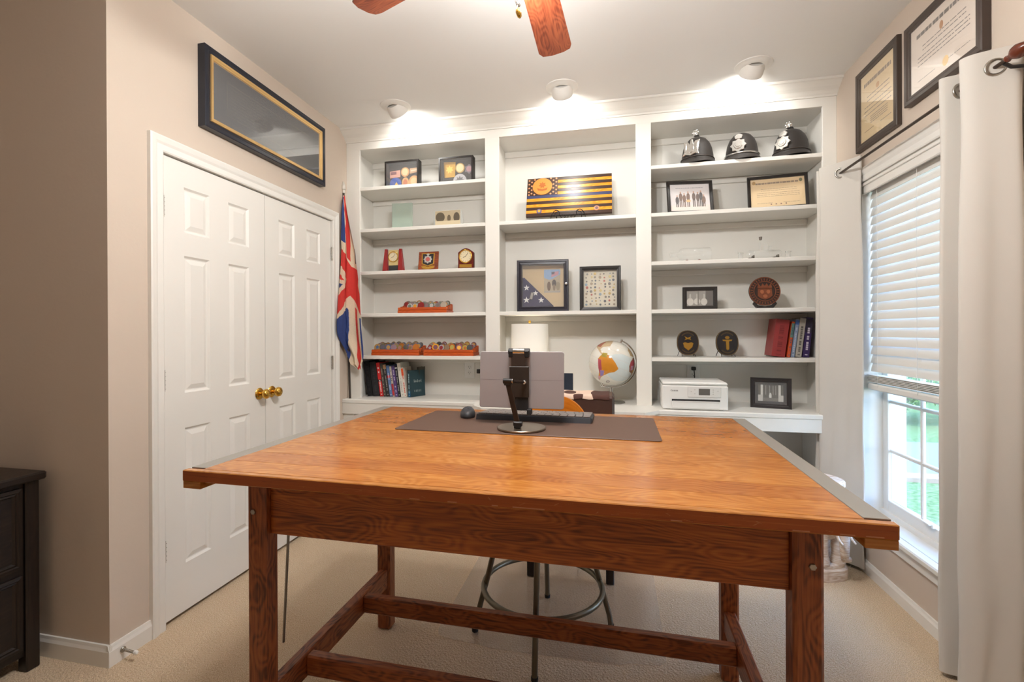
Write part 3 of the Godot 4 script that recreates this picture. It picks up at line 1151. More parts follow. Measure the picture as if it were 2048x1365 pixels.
func recessed_lights() -> void:
	var labels := ["white recessed eyeball light above the bay of coin racks", "white recessed eyeball light above the middle bay", "white recessed eyeball light above the bay of police helmets"]
	var lens := glow(Color(1.0, 0.95, 0.87), 5.0)
	for k in 3:
		var x: float = [0.53, 1.6, 2.65][k]
		var t := thing("recessed_light", labels[k], "ceiling light", Vector3(x, CEIL, 0.305), 0.0, "recessed lights above the bookcase")
		obj("trim_ring", turned([Vector2(0.05, 0.012), Vector2(0.068, 0.012), Vector2(0.072, 0.009), Vector2(0.096, 0.004), Vector2(0.098, 0.0), Vector2(0.05, 0.0)], Vector3.ZERO, Vector3(0, -1, 0), 36), M.trim, t)
		var dir := Vector3([0.25, 0.0, -0.12][k], -0.8, -1.0).normalized()
		obj("eyeball", turned([Vector2(0, -0.022), Vector2(0.052, -0.02), Vector2(0.061, 0.01), Vector2(0.062, 0.038), Vector2(0.059, 0.05), Vector2(0.05, 0.052), Vector2(0.047, 0.04), Vector2(0.046, 0.01)], Vector3(0, -0.002, 0), dir, 32), M.trim, t)
		obj("bulb_lens", turned([Vector2(0, 0), Vector2(0.046, 0.0), Vector2(0.042, 0.006), Vector2(0.02, 0.012), Vector2(0, 0.013)], Vector3(0, -0.002, 0) + dir * 0.032, dir, 24), lens, t, "lit bulb face")
		var s := SpotLight3D.new()
		s.name = "downlight"
		s.light_color = Color(1.0, 0.99, 0.97)
		s.light_energy = SPOT_LAMP
		s.spot_angle = 80.0
		s.spot_angle_attenuation = 0.6
		s.light_size = 0.04
		s.spot_range = 12.0
		s.spot_attenuation = 2.0
		s.shadow_enabled = true
		t.add_child(s)
		s.look_at_from_position(t.position + Vector3(0, -0.002, 0) + dir * 0.058, t.position + Vector3(0, -0.002, 0) + dir, Vector3.UP)


# ---------------------------------------------------------------- desk
func desk() -> void:
	var t := thing("drafting_table", "large orange-brown wooden drafting table used as a desk", "desk", Vector3(1.598, 0, 1.653), -0.0204)
	var H := 0.922
	var th := 0.028
	var b: B
	# boards of the top, from the rear edge to the front
	var edges := [-0.536, -0.42, -0.30, -0.155, -0.03, 0.09, 0.215, 0.335, 0.43, 0.518]
	var tones := [Color(0.9, 0.86, 0.84), Color(1, 0.97, 0.93), Color(0.95, 0.9, 0.88), Color(1.02, 1.0, 0.97), Color(0.97, 0.95, 0.92), Color(1.0, 0.98, 0.94), Color(1.03, 1.02, 0.98), Color(0.96, 0.9, 0.84), Color(1.03, 1.0, 0.9)]
	for k in 9:
		b = B.new(0, Vector2(k * 0.37, k * 0.171))
		b.span(Vector3(-0.733, H - th, edges[k] + 0.0002), Vector3(0.733, H, edges[k + 1] - 0.0002), 0.0008)
		obj("plank", b, tinted(M.top, tones[k]), t)
	# front nosing, full length, scuffed
	var cv := Canvas.new(1024, 32, rgb(158, 78, 26))
	var r := RandomNumberGenerator.new()
	r.seed = 5
	for q in 60:
		var x := r.randf()
		var y := r.randf()
		cv.line(Vector2(x, y), Vector2(x + r.randf_range(0.01, 0.06), y + r.randf_range(-0.05, 0.05)), r.randf_range(0.02, 0.09), rgb(132, 60, 20).lerp(rgb(176, 96, 40), r.randf()))
	for q in 20:
		var x := r.randf_range(0.2, 0.98)
		var y := r.randf_range(0.1, 1.0)
		cv.line(Vector2(x, y), Vector2(x + r.randf_range(0.002, 0.012), y + r.randf_range(-0.25, 0.25)), 0.0014, rgb(182, 120, 78))
	for q in 9:
		var x := r.randf_range(0.3, 0.97)
		cv.rect(x, 0.88, x + r.randf_range(0.004, 0.03), 0.97, rgb(186, 128, 92))
	var nm := print_mat(cv.tex(), 0.4)
	b = B.new()
	b.span(Vector3(-0.779, H - th, 0.5185), Vector3(0.779, H, 0.5385), 0.002)
	obj("front_nosing", b, M.top, t)
	b = B.new()
	b.xf = Transform3D(Basis(), Vector3(0, H - th * 0.5, 0.5387))
	b.card(1.552, th - 0.004)
	obj("scuffed_face", b, nm, t, "scratched front edge of the table top")
	b = B.new()
	b.span(Vector3(-0.779, H - th, -0.5395), Vector3(0.779, H - 0.001, -0.5365), 0.0005)
	obj("rear_nosing", b, M.black, t)
	for s in [-1.0, 1.0]:
		b = B.new(2)
		b.span(Vector3(s * 0.7335, H - th, -0.536), Vector3(s * 0.779, H - 0.0035, 0.518), 0.0005)
		obj("end_board", b, M.leg, t)
		b = B.new(2)
		b.span(Vector3(s * 0.7345, H - 0.0034, -0.536), Vector3(s * 0.779, H + 0.0002, 0.51), 0.0008)
		obj("metal_edge", b, M.edge_metal, t, "grey metal edge strip")
		b = B.new(2)
		b.span(Vector3(s * 0.725, H - th - 0.018, -0.5), Vector3(s * 0.778, H - th, 0.537), 0.001)
		obj("end_cleat", b, M.top, t)
	# legs
	for sx in [-1.0, 1.0]:
		for sz in [-1.0, 1.0]:
			b = B.new(1, Vector2(sx * 0.2, sz * 0.13))
			b.span(Vector3(sx * 0.654, 0, sz * 0.34), Vector3(sx * 0.7135, H - th, sz * 0.3965), 0.007)
			var l := obj("leg", b, M.leg, t)
			if sz > 0:
				b = B.new()
				var p := PackedVector2Array()
				for q in 6:
					p.append(Vector2(cos(q * PI / 3), sin(q * PI / 3)) * 0.0075)
				b.xf = Transform3D(Basis(), Vector3(sx * 0.69, 0.772, 0.3965))
				b.prism(p, 0, 0.005, 0.001)
				obj("bolt", b, M.nickel, l)
	# aprons
	b = B.new(0)
	b.span(Vector3(-0.654, 0.705, 0.352), Vector3(0.654, H - th, 0.374), 0.002)
	obj("apron", b, M.apron, t)
	b = B.new(0, Vector2(0.4, 0.1))
	b.span(Vector3(-0.654, 0.705, -0.374), Vector3(0.654, H - th, -0.352), 0.002)
	obj("apron", b, M.apron, t)
	for s in [-1.0, 1.0]:
		b = B.new(2)
		b.span(Vector3(s * 0.668, 0.76, -0.34), Vector3(s * 0.69, H - th, 0.34), 0.002)
		obj("end_rail", b, M.apron, t)
		b = B.new(2, Vector2(0.1, 0.06))
		b.span(Vector3(s * 0.662, 0.181, -0.342), Vector3(s * 0.7, 0.258, 0.342), 0.004)
		obj("side_stretcher", b, M.leg, t)
	for z in [-0.158, 0.19]:
		b = B.new(0, Vector2(z, z))
		b.span(Vector3(-0.664, 0.187, z - 0.018), Vector3(0.664, 0.252, z + 0.018), 0.005)
		obj("long_stretcher", b, M.leg, t)
	# loose prop rod hanging under the end of the top
	b = B.new()
	b.tube([Vector3(-0.728, H - th - 0.005, 0.215), Vector3(-0.731, 0.62, 0.2), Vector3(-0.751, 0.277, 0.2)], 0.0042, 8)
	obj("prop_rod", b, M.steel, t, "thin steel prop rod")


func on_desk(called: String, label: String, category: String, x: float, y: float, z: float, turn := 0.0) -> Node3D:
	# places a thing in the table's own axes
	var p := Transform3D(Basis(Vector3.UP, -0.0204), Vector3(1.598, 0, 1.653)) * Vector3(x, y, z)
	return thing(called, label, category, p, turn - 0.0204)


func desk_things() -> void:
	var H := 0.9224
	var b := B.new()
	# leather pad with rounded corners
	var p := PackedVector2Array()
	for k in 4:
		var cx: float = [0.443, -0.443, -0.443, 0.443][k]
		var cy: float = [0.192, 0.192, -0.192, -0.192][k]
		for q in 5:
			var a := k * PI / 2 + q * PI / 8
			p.append(Vector2(cx + cos(a) * 0.014, cy + sin(a) * 0.014))
	var t := on_desk("desk_pad", "brown leather desk pad lying under keyboard and mouse", "desk pad", -0.028, H, -0.252)
	b.xf = Transform3D(Basis(Vector3.RIGHT, -PI / 2), Vector3.ZERO)
	b.prism(p, 0, 0.003, 0.0012)
	var lm := mat(rgb(92, 68, 56), 0.5)
	relief(lm, 0.2, 8.0, 0.015)
	obj("pad", b, lm, t)
	var Y := H + 0.0031
	# mouse
	t = on_desk("computer_mouse", "small charcoal wireless mouse on the desk pad", "mouse", -0.298, Y, -0.33, 0.25)
	b = B.new()
	b.sheet(16, 14, func(s, q):
		var a: float = s * TAU
		var e: float = q * PI * 0.5
		var r := cos(e)
		return Vector3(cos(a) * 0.031 * pow(max(r, 0.0), 0.6), 0.006 + sin(e) * 0.031 * (1.0 + 0.12 * sin(a)), -sin(a) * 0.05 * pow(max(r, 0.0), 0.6)))
	b.lathe([Vector2(0, 0), Vector2(0.92, 0.0), Vector2(1.0, 0.006)], 16, 0.031, 0.05)
	obj("shell", b, mat(rgb(50, 51, 55), 0.5), t)
	b = B.new()
	b.disc_at(Transform3D(Basis(Vector3.UP, PI / 2), Vector3(-0.0025, 0.029, -0.024)), 0.009, 0.005, 14, 0.001)
	obj("scroll_wheel", b, M.black, t)
	# keyboard: its back edge faces the room
	t = on_desk("computer_keyboard", "black wireless keyboard lying on the desk pad", "keyboard", -0.025, Y, -0.38)
	b = B.new()
	b.xf = Transform3D(Basis(Vector3.UP, PI / 2), Vector3.ZERO)
	var side := pv([-0.097, 0.0, -0.09, 0.019, -0.086, 0.021, 0.09, 0.008, 0.097, 0.004, 0.097, 0.0])
	b.prism(side, -0.225, 0.225, 0.006)
	obj("case", b, mat(rgb(46, 48, 54), 0.5), t)
	var km := mat(rgb(112, 104, 100), 0.4)
	var meshes := {}
	var rows := [[15, 0.0], [15, 0.0], [14, 0.008], [13, 0.012], [12, 0.018], [8, 0.0]]
	for r in 6:
		var n: int = rows[r][0]
		# rows run from the far (user's) side at z = -0.075 to the near back edge at z = 0.078
		var z := 0.074 - r * 0.0295
		var y := lerpf(0.0215, 0.009, (0.086 - z) / 0.176)
		# local z positive faces the room, where the case is tallest
		y = 0.0145 + 0.0065 * (z / 0.09)
		for k in n:
			var w := 0.438 / n - 0.002
			var key := "%d" % n
			if not meshes.has(key):
				b = B.new()
				b.box(Vector3.ZERO, Vector3(w, 0.006, 0.0265), 0.0016)
				meshes[key] = b.done()
			inst("key", meshes[key], km, t, Transform3D(Basis(Vector3.RIGHT, -0.075), Vector3(-0.219 + (k + 0.5) * 0.438 / n, y + 0.0022, z)))
	# tablet on a folding stand
	t = on_desk("tablet_stand", "black folding metal tablet stand with round base", "tablet stand", -0.038, Y, -0.137)
	obj("base", turned([Vector2(0, 0), Vector2(0.084, 0), Vector2(0.086, 0.002), Vector2(0.086, 0.006), Vector2(0.084, 0.008), Vector2(0, 0.008)], Vector3.ZERO, Vector3.UP, 48), mat(rgb(126, 112, 98), 0.3, 0.9), t, "round brushed metal base")
	b = B.new()
	b.box(Vector3(-0.008, 0.019, 0.03), Vector3(0.024, 0.022, 0.018), 0.002)
	b.tube([Vector3(-0.022, 0.024, 0.03), Vector3(0.008, 0.024, 0.03)], 0.009, 14)
	obj("lower_hinge", b, M.black, t)
	var am := mat(rgb(52, 40, 32), 0.35, 0.5)
	b = B.new()
	var a0 := Vector3(-0.009, 0.026, 0.03)
	var a1 := Vector3(-0.045, 0.166, 0.018)
	var dirv := (a1 - a0).normalized()
	var sx := Vector3(1, 0, 0)
	sx = (sx - dirv * sx.dot(dirv)).normalized()
	b.xf = Transform3D(Basis(sx, dirv, sx.cross(dirv)), (a0 + a1) * 0.5)
	b.box(Vector3.ZERO, Vector3(0.018, (a1 - a0).length(), 0.008), 0.0015)
	obj("upright_arm", b, am, t)
	b = B.new()
	b.tube([Vector3(-0.061, 0.17, 0.018), Vector3(-0.029, 0.17, 0.018)], 0.0095, 18)
	b.box(Vector3(-0.045, 0.162, 0.018), Vector3(0.026, 0.014, 0.014), 0.002)
	var uh := obj("upper_hinge", b, M.black, t)
	b = B.new()
	b.tube([Vector3(-0.0295, 0.17, 0.018), Vector3(-0.0265, 0.17, 0.018)], 0.0092, 18)
	obj("hinge_cap", b, M.chrome, uh)
	b = B.new()
	b.tube([Vector3(-0.028, 0.17, 0.014), Vector3(-0.006, 0.163, -0.03), Vector3(0.0, 0.161, -0.045)], 0.0055, 10)
	obj("cross_arm", b, am, t)
	b = B.new()
	b.ball(Vector3(0.001, 0.16, -0.047), Vector3.ONE * 0.0085, 14, 8)
	obj("ball_joint", b, M.chrome, t)
	b = B.new()
	b.span(Vector3(-0.055, 0.104, -0.058), Vector3(0.018, 0.217, -0.05), 0.002)
	obj("clamp_plate", b, mat(rgb(44, 37, 32), 0.45), t)
	b = B.new()
	b.span(Vector3(-0.048, 0.21, -0.06), Vector3(0.004, 0.272, -0.054), 0.001)
	obj("upper_slide", b, mat(rgb(52, 42, 36), 0.45), t)
	b = B.new()
	b.span(Vector3(-0.036, 0.056, -0.06), Vector3(0.014, 0.11, -0.054), 0.001)
	b.box(Vector3(0.018, 0.052, -0.06), Vector3(0.016, 0.02, 0.03), 0.002)
	obj("lower_slide", b, M.soft_black, t)
	b = B.new()
	b.tube([Vector3(-0.06, 0.27, -0.066), Vector3(0.018, 0.27, -0.066)], 0.0125, 16)
	b.box(Vector3(-0.05, 0.262, -0.06), Vector3(0.018, 0.026, 0.016), 0.003)
	b.box(Vector3(0.009, 0.262, -0.06), Vector3(0.018, 0.026, 0.016), 0.003)
	var jaw := obj("jaw", b, M.black, t)
	b = B.new()
	b.tube([Vector3(-0.042, 0.271, -0.064), Vector3(0.0, 0.271, -0.064)], 0.0128, 16)
	obj("jaw_roller", b, M.chrome, jaw)
	# the tablet itself, seen from behind
	t = on_desk("tablet_computer", "silver tablet computer held upright in the black stand", "tablet", -0.054, Y + 0.062, -0.2035)
	t.rotation.x = -0.07
	p = PackedVector2Array()
	for k in 4:
		var cx: float = [0.149, -0.149, -0.149, 0.149][k]
		var cy: float = [0.2, 0.2, 0.009, 0.009][k]
		for q in 5:
			var a := k * PI / 2 + q * PI / 8
			p.append(Vector2(cx + cos(a) * 0.009, cy + sin(a) * 0.009))
	b = B.new()
	b.prism(p, -0.008, 0.0, 0.0015)
	obj("case", b, mat(rgb(168, 164, 166), 0.42, 0.35), t)
	b = B.new()
	b.span(Vector3(-0.156, 0.1035, -0.0005), Vector3(0.156, 0.1042, 0.0003))
	obj("kickstand_seam", b, mat(rgb(120, 116, 118), 0.6), t)
	b = B.new()
	b.span(Vector3(-0.15, 0.008, -0.0086), Vector3(0.15, 0.201, -0.008))
	obj("screen", b, M.black, t)
	b = B.new()
	b.span(Vector3(-0.172, 0.125, -0.008), Vector3(-0.158, 0.142, -0.001), 0.002)
	obj("usb_receiver", b, M.black, t)


# ---------------------------------------------------------------- seats
func bar_stool() -> void:
	var c := Vector3(1.59, 0, 1.185)
	var t := thing("bar_stool", "metal bar stool with foot ring and curved wooden back under the desk", "bar stool", c + Vector3(0, 0.0052, 0))
	var feet := [Vector3(1.309, 0, 1.233), Vector3(1.87, 0, 1.089), Vector3(1.576, 0, 0.911), Vector3(1.598, 0, 1.467)]
	for f in feet:
		var d: Vector3 = f - c
		d.y = 0
		var b := B.new()
		b.tube([d * 1.0 + Vector3(0, 0.006, 0), d * 0.97 + Vector3(0, 0.06, 0), d * 0.8 + Vector3(0, 0.24, 0), d * 0.62 + Vector3(0, 0.45, 0), d * 0.5 + Vector3(0, 0.62, 0)], 0.0115, 10)
		var l := obj("leg", b, M.bronze_steel, t)
		b = B.new()
		b.tube([d + Vector3(0, 0.0, 0), d + Vector3(0, 0.014, 0)], 0.0135, 10)
		obj("foot_cap", b, M.soft_black, l)
	var ring := []
	for k in 40:
		var a := TAU * k / 40
		ring.append(Vector3(cos(a) * 0.247, 0.2, sin(a) * 0.247))
	var b := B.new()
	b.tube(ring, 0.0115, 10, true)
	obj("foot_ring", b, M.bronze_steel, t)
	obj("seat_plate", turned([Vector2(0, 0), Vector2(0.155, 0), Vector2(0.155, 0.012), Vector2(0, 0.012)], Vector3(0, 0.615, 0), Vector3.UP), M.bronze_steel, t)
	obj("seat", turned([Vector2(0, 0), Vector2(0.185, 0), Vector2(0.195, 0.01), Vector2(0.195, 0.026), Vector2(0.18, 0.034), Vector2(0, 0.03)], Vector3(0, 0.627, 0), Vector3.UP, 40), M.ash, t)
	# curved back on the bookcase side
	b = B.new()
	for s in [-1.0, 1.0]:
		b.tube([Vector3(s * 0.07, 0.64, -0.15), Vector3(s * 0.075, 0.72, -0.21), Vector3(s * 0.07, 0.84, -0.242)], 0.009, 8)
	obj("back_post", b, M.bronze_steel, t)
	b = B.new()
	b.sheet(24, 10, func(s, q):
		var x: float = lerpf(-0.19, 0.19, s)
		var e: float = clampf(1.0 - abs(x) / 0.19, 0.0, 1.0)
		var top: float = 0.80 + 0.167 * pow(max(0.0, 1.0 - pow(abs(x) / 0.1905, 2.6)), 0.5)
		var bot: float = 0.80 - 0.04 * pow(e, 0.4)
		return Vector3(x, lerpf(bot, top, 1.0 - q), -0.262 + 0.9 * x * x), 0.014, 0.37, 0.19)
	obj("backrest", b, M.ash, t, "orange bent-wood backrest")


func leather_chair() -> void:
	var t := thing("leather_chair", "brown leather chair with cowhide draped on its back, by the counter", "chair", Vector3(1.668, 0.0052, 0.62))
	var lm := mat(rgb(74, 50, 42), 0.45)
	relief(lm, 0.1, 9.0, 0.03)
	var b := B.new()
	b.span(Vector3(-0.225, 0.50, -0.05), Vector3(0.225, 0.945, 0.14), 0.012)
	obj("backrest", b, lm, t)
	b = B.new()
	b.span(Vector3(-0.24, 0.40, -0.30), Vector3(0.24, 0.50, 0.13), 0.025)
	obj("seat", b, lm, t)
	for s in [[-0.2, -0.26], [0.2, -0.26], [-0.2, 0.1], [0.2, 0.1]]:
		b = B.new(1)
		b.span(Vector3(s[0] - 0.02, 0, s[1] - 0.02), Vector3(s[0] + 0.02, 0.41, s[1] + 0.02), 0.004)
		obj("leg", b, M.espresso, t)
	# spotted hide laid over the top edge
	var cv := Canvas.new(256, 96, rgb(224, 196, 176))
	for q in [[0.06, 0.3, 0.07, 0.3], [0.34, 0.75, 0.06, 0.3], [0.27, 0.2, 0.05, 0.3], [0.5, 0.6, 0.08, 0.35], [0.94, 0.5, 0.17, 0.8], [0.18, 0.8, 0.04, 0.2], [0.62, 0.1, 0.06, 0.2]]:
		cv.disc(q[0], q[1], q[2], q[3], rgb(82, 52, 44))
	b = B.new()
	b.sheet(24, 14, func(s, q):
		var x: float = lerpf(-0.2, 0.2, s)
		var w: float = q * 0.2 - 0.018
		var lift: float = 0.0015 * sin(s * 19.0) + 0.0035
		var edge: float = 0.006 * sin(s * 31.0)
		if w < 0.0:
			return Vector3(x, 0.945 + w + edge * 0.5 + lift * 0.2, 0.1435)
		return Vector3(x, 0.945 + lift, 0.141 - w), 0.003)
	obj("cowhide", b, print_mat(cv.tex(), 0.9), t, "brown and cream cowhide throw")


# ---------------------------------------------------------------- floor
func floor_things() -> void:
	# clear chair mat with a lip towards the room
	var t := thing("chair_mat", "clear plastic chair mat on the carpet under the stool", "chair mat", Vector3(0, 0.001, 0))
	var b := B.new()
	b.xf = Transform3D(Basis(Vector3.RIGHT, PI / 2), Vector3(0, 0.004, 0))
	b.prism(pv([1.15, 0.36, 2.09, 0.36, 2.08, 1.2, 2.075, 1.262, 2.05, 1.29, 1.94, 1.3, 1.9, 1.318, 1.4, 1.325, 1.34, 1.312, 1.2, 1.3, 1.165, 1.285, 1.152, 1.25]), 0.0, 0.004, 0.0015)
	var mm := glass(0.09, rgb(224, 204, 186), 0.2)
	obj("sheet", b, mm, t)
	# carved pedestal by the window
	t = thing("elephant_pedestal", "whitewashed carved elephant pedestal on the carpet by the far curtain", "pedestal", Vector3(2.95, 0, 0.39), 0.35)
	var sm := wood(128, 128, 71, [rgb(190, 160, 132), rgb(222, 202, 184), rgb(240, 232, 224)], Vector2(0.12, 0.12), 0.8, 1.0)
	sm.uv1_triplanar = true
	sm.uv1_scale = Vector3.ONE * 8.0
	b = B.new()
	b.xf = Transform3D(Basis(Vector3.RIGHT, -PI / 2), Vector3.ZERO)
	b.prism(oval(0, 0, 0.105, 0.085, 20, 0.7), 0, 0.062, 0.008)
	b.xf.origin.y = 0.06
	b.prism(oval(0, 0, 0.095, 0.075, 20, 0.7), 0, 0.022, 0.008)
	obj("plinth", b, sm, t)
	b = B.new()
	for s in [[-0.045, 0.045], [0.045, 0.045], [-0.045, -0.045], [0.045, -0.045]]:
		b.xf = Transform3D(Basis(), Vector3(s[0], 0.08, s[1]))
		b.lathe([Vector2(0, 0), Vector2(0.034, 0), Vector2(0.034, 0.02), Vector2(0.028, 0.05), Vector2(0.03, 0.12), Vector2(0.03, 0.16), Vector2(0, 0.17)], 12)
	b.xf = Transform3D()
	b.ball(Vector3(0, 0.27, -0.01), Vector3(0.085, 0.085, 0.1), 18, 12)
	b.ball(Vector3(0.0, 0.32, 0.075), Vector3(0.055, 0.065, 0.055), 16, 10)
	b.tube([Vector3(0, 0.31, 0.11), Vector3(0.0, 0.24, 0.135), Vector3(0.005, 0.17, 0.13), Vector3(0.02, 0.13, 0.115), Vector3(0.05, 0.125, 0.11)], 0.026, 10, false, 0.014)
	for s in [-1.0, 1.0]:
		b.ball(Vector3(s * 0.068, 0.31, 0.05), Vector3(0.016, 0.06, 0.045), 12, 8)
		b.tube([Vector3(s * 0.03, 0.275, 0.11), Vector3(s * 0.035, 0.24, 0.14), Vector3(s * 0.035, 0.225, 0.165)], 0.009, 7, false, 0.004)
	obj("elephant", b, sm, t)
	b = B.new()
	b.xf = Transform3D(Basis(Vector3.RIGHT, -PI / 2), Vector3(0, 0.375, 0))
	b.prism(oval(0, 0, 0.085, 0.085, 20, 0.8), 0, 0.03, 0.005)
	b.xf.origin.y = 0.405
	b.prism(oval(0, 0, 0.06, 0.06, 16, 0.8), 0, 0.07, 0.005)
	b.xf.origin.y = 0.475
	b.prism(oval(0, 0, 0.088, 0.088, 24, 0.7), 0, 0.03, 0.008)
	for k in 18:
		var a := TAU * k / 18
		b.xf = Transform3D()
		b.ball(Vector3(cos(a) * 0.084, 0.49, sin(a) * 0.084), Vector3(0.014, 0.014, 0.014), 8, 6)
	obj("carved_top", b, sm, t)
	# dresser in the alcove: drawer fronts face the room
	t = thing("dresser", "dark espresso dresser standing in the shaded alcove", "dresser", Vector3(-0.265, 0, 1.775))
	b = B.new(2)
	b.span(Vector3(-0.5, 0.715, -0.012), Vector3(0.022, 0.745, 1.26), 0.006)
	obj("top", b, M.espresso, t)
	b = B.new(1)
	b.span(Vector3(-0.48, 0.06, 0.01), Vector3(-0.014, 0.715, 1.23), 0.002)
	obj("body", b, M.espresso, t)
	for z in [0.0, 1.2]:
		for x in [-0.045, -0.47]:
			b = B.new(1)
			b.span(Vector3(x, 0, z), Vector3(x + 0.045, 0.715, z + 0.045), 0.004)
			obj("corner_post", b, M.espresso, t)
	for y in [[0.09, 0.37], [0.395, 0.695]]:
		for z in [[0.055, 0.61], [0.63, 1.19]]:
			b = B.new(2)
			b.xf = Transform3D(Basis(Vector3.UP, PI / 2), Vector3(-0.014, (y[0] + y[1]) * 0.5, (z[0] + z[1]) * 0.5))
			var w: float = z[1] - z[0]
			var h: float = y[1] - y[0]
			var prof := [Vector2(0, 0), Vector2(0, 0.012), Vector2(0.012, 0.014), Vector2(0.016, 0.009), Vector2(0.022, 0.011), Vector2(0.028, 0.004)]
			b.ring(w, h, prof)
			b.face(b.corners(w, h, prof[5], Vector3.ZERO))
			var d := obj("drawer", b, M.espresso, t)
			obj("knob", turned([Vector2(0, 0), Vector2(0.006, 0), Vector2(0.006, 0.01), Vector2(0.014, 0.018), Vector2(0.012, 0.026), Vector2(0, 0.028)], Vector3(-0.01, (y[0] + y[1]) * 0.5, (z[0] + z[1]) * 0.5), Vector3(1, 0, 0)), M.steel, d)


# ---------------------------------------------------------------- curtains, rod, blind
func smooth_path(pts: Array, s: float) -> Vector2:
	var c := Curve2D.new()
	for k in pts.size():
		var d: Vector2 = (pts[min(k + 1, pts.size() - 1)] - pts[max(k - 1, 0)]) * 0.2
		c.add_point(pts[k], -d, d)
	return c.sample_baked(s * c.get_baked_length(), true)


func one_curtain(called: String, label: String, pts: Array, top: float, foot: float, rings: Array) -> void:
	var t := thing(called, label, "curtain", Vector3.ZERO, 0.0)
	var cache := []
	var nu := 72
	for i in nu + 1:
		cache.append(smooth_path(pts, float(i) / nu))
	var cx := 0.0
	var cz := 0.0
	for q in pts:
		cx += q.x / pts.size()
		cz += q.y / pts.size()
	var b := B.new()
	b.sheet(nu, 30, func(s, q):
		var p: Vector2 = cache[int(round(s * nu))]
		var k: float = 1.0 - 0.1 * exp(-pow((q - 0.12) / 0.1, 2.0)) + 0.05 * q
		var y: float = lerpf(top, foot, q)
		var wr := 0.004 * sin(q * 23.0 + s * 31.0) * sin(s * 17.0) * smoothstep(0.3, 1.0, q) + 0.003 * sin(s * 40.0 + q * 1.5) * smoothstep(0.04, 0.3, q)
		return Vector3(cx + (p.x - cx) * k + wr, y, cz + (p.y - cz) * (1.0 + 0.03 * q) + wr), 0.0025)
	obj("panel", b, M.cloth, t)
	for r in rings:
		var g := []
		var n: Vector3 = r[1].normalized()
		var e := n.cross(Vector3.UP).normalized()
		for k in 20:
			var a := TAU * k / 20
			g.append(r[0] + (e * cos(a) + Vector3.UP * sin(a)) * 0.025)
		b = B.new()
		b.tube(g, 0.0045, 8, true)
		obj("grommet", b, M.nickel, t)


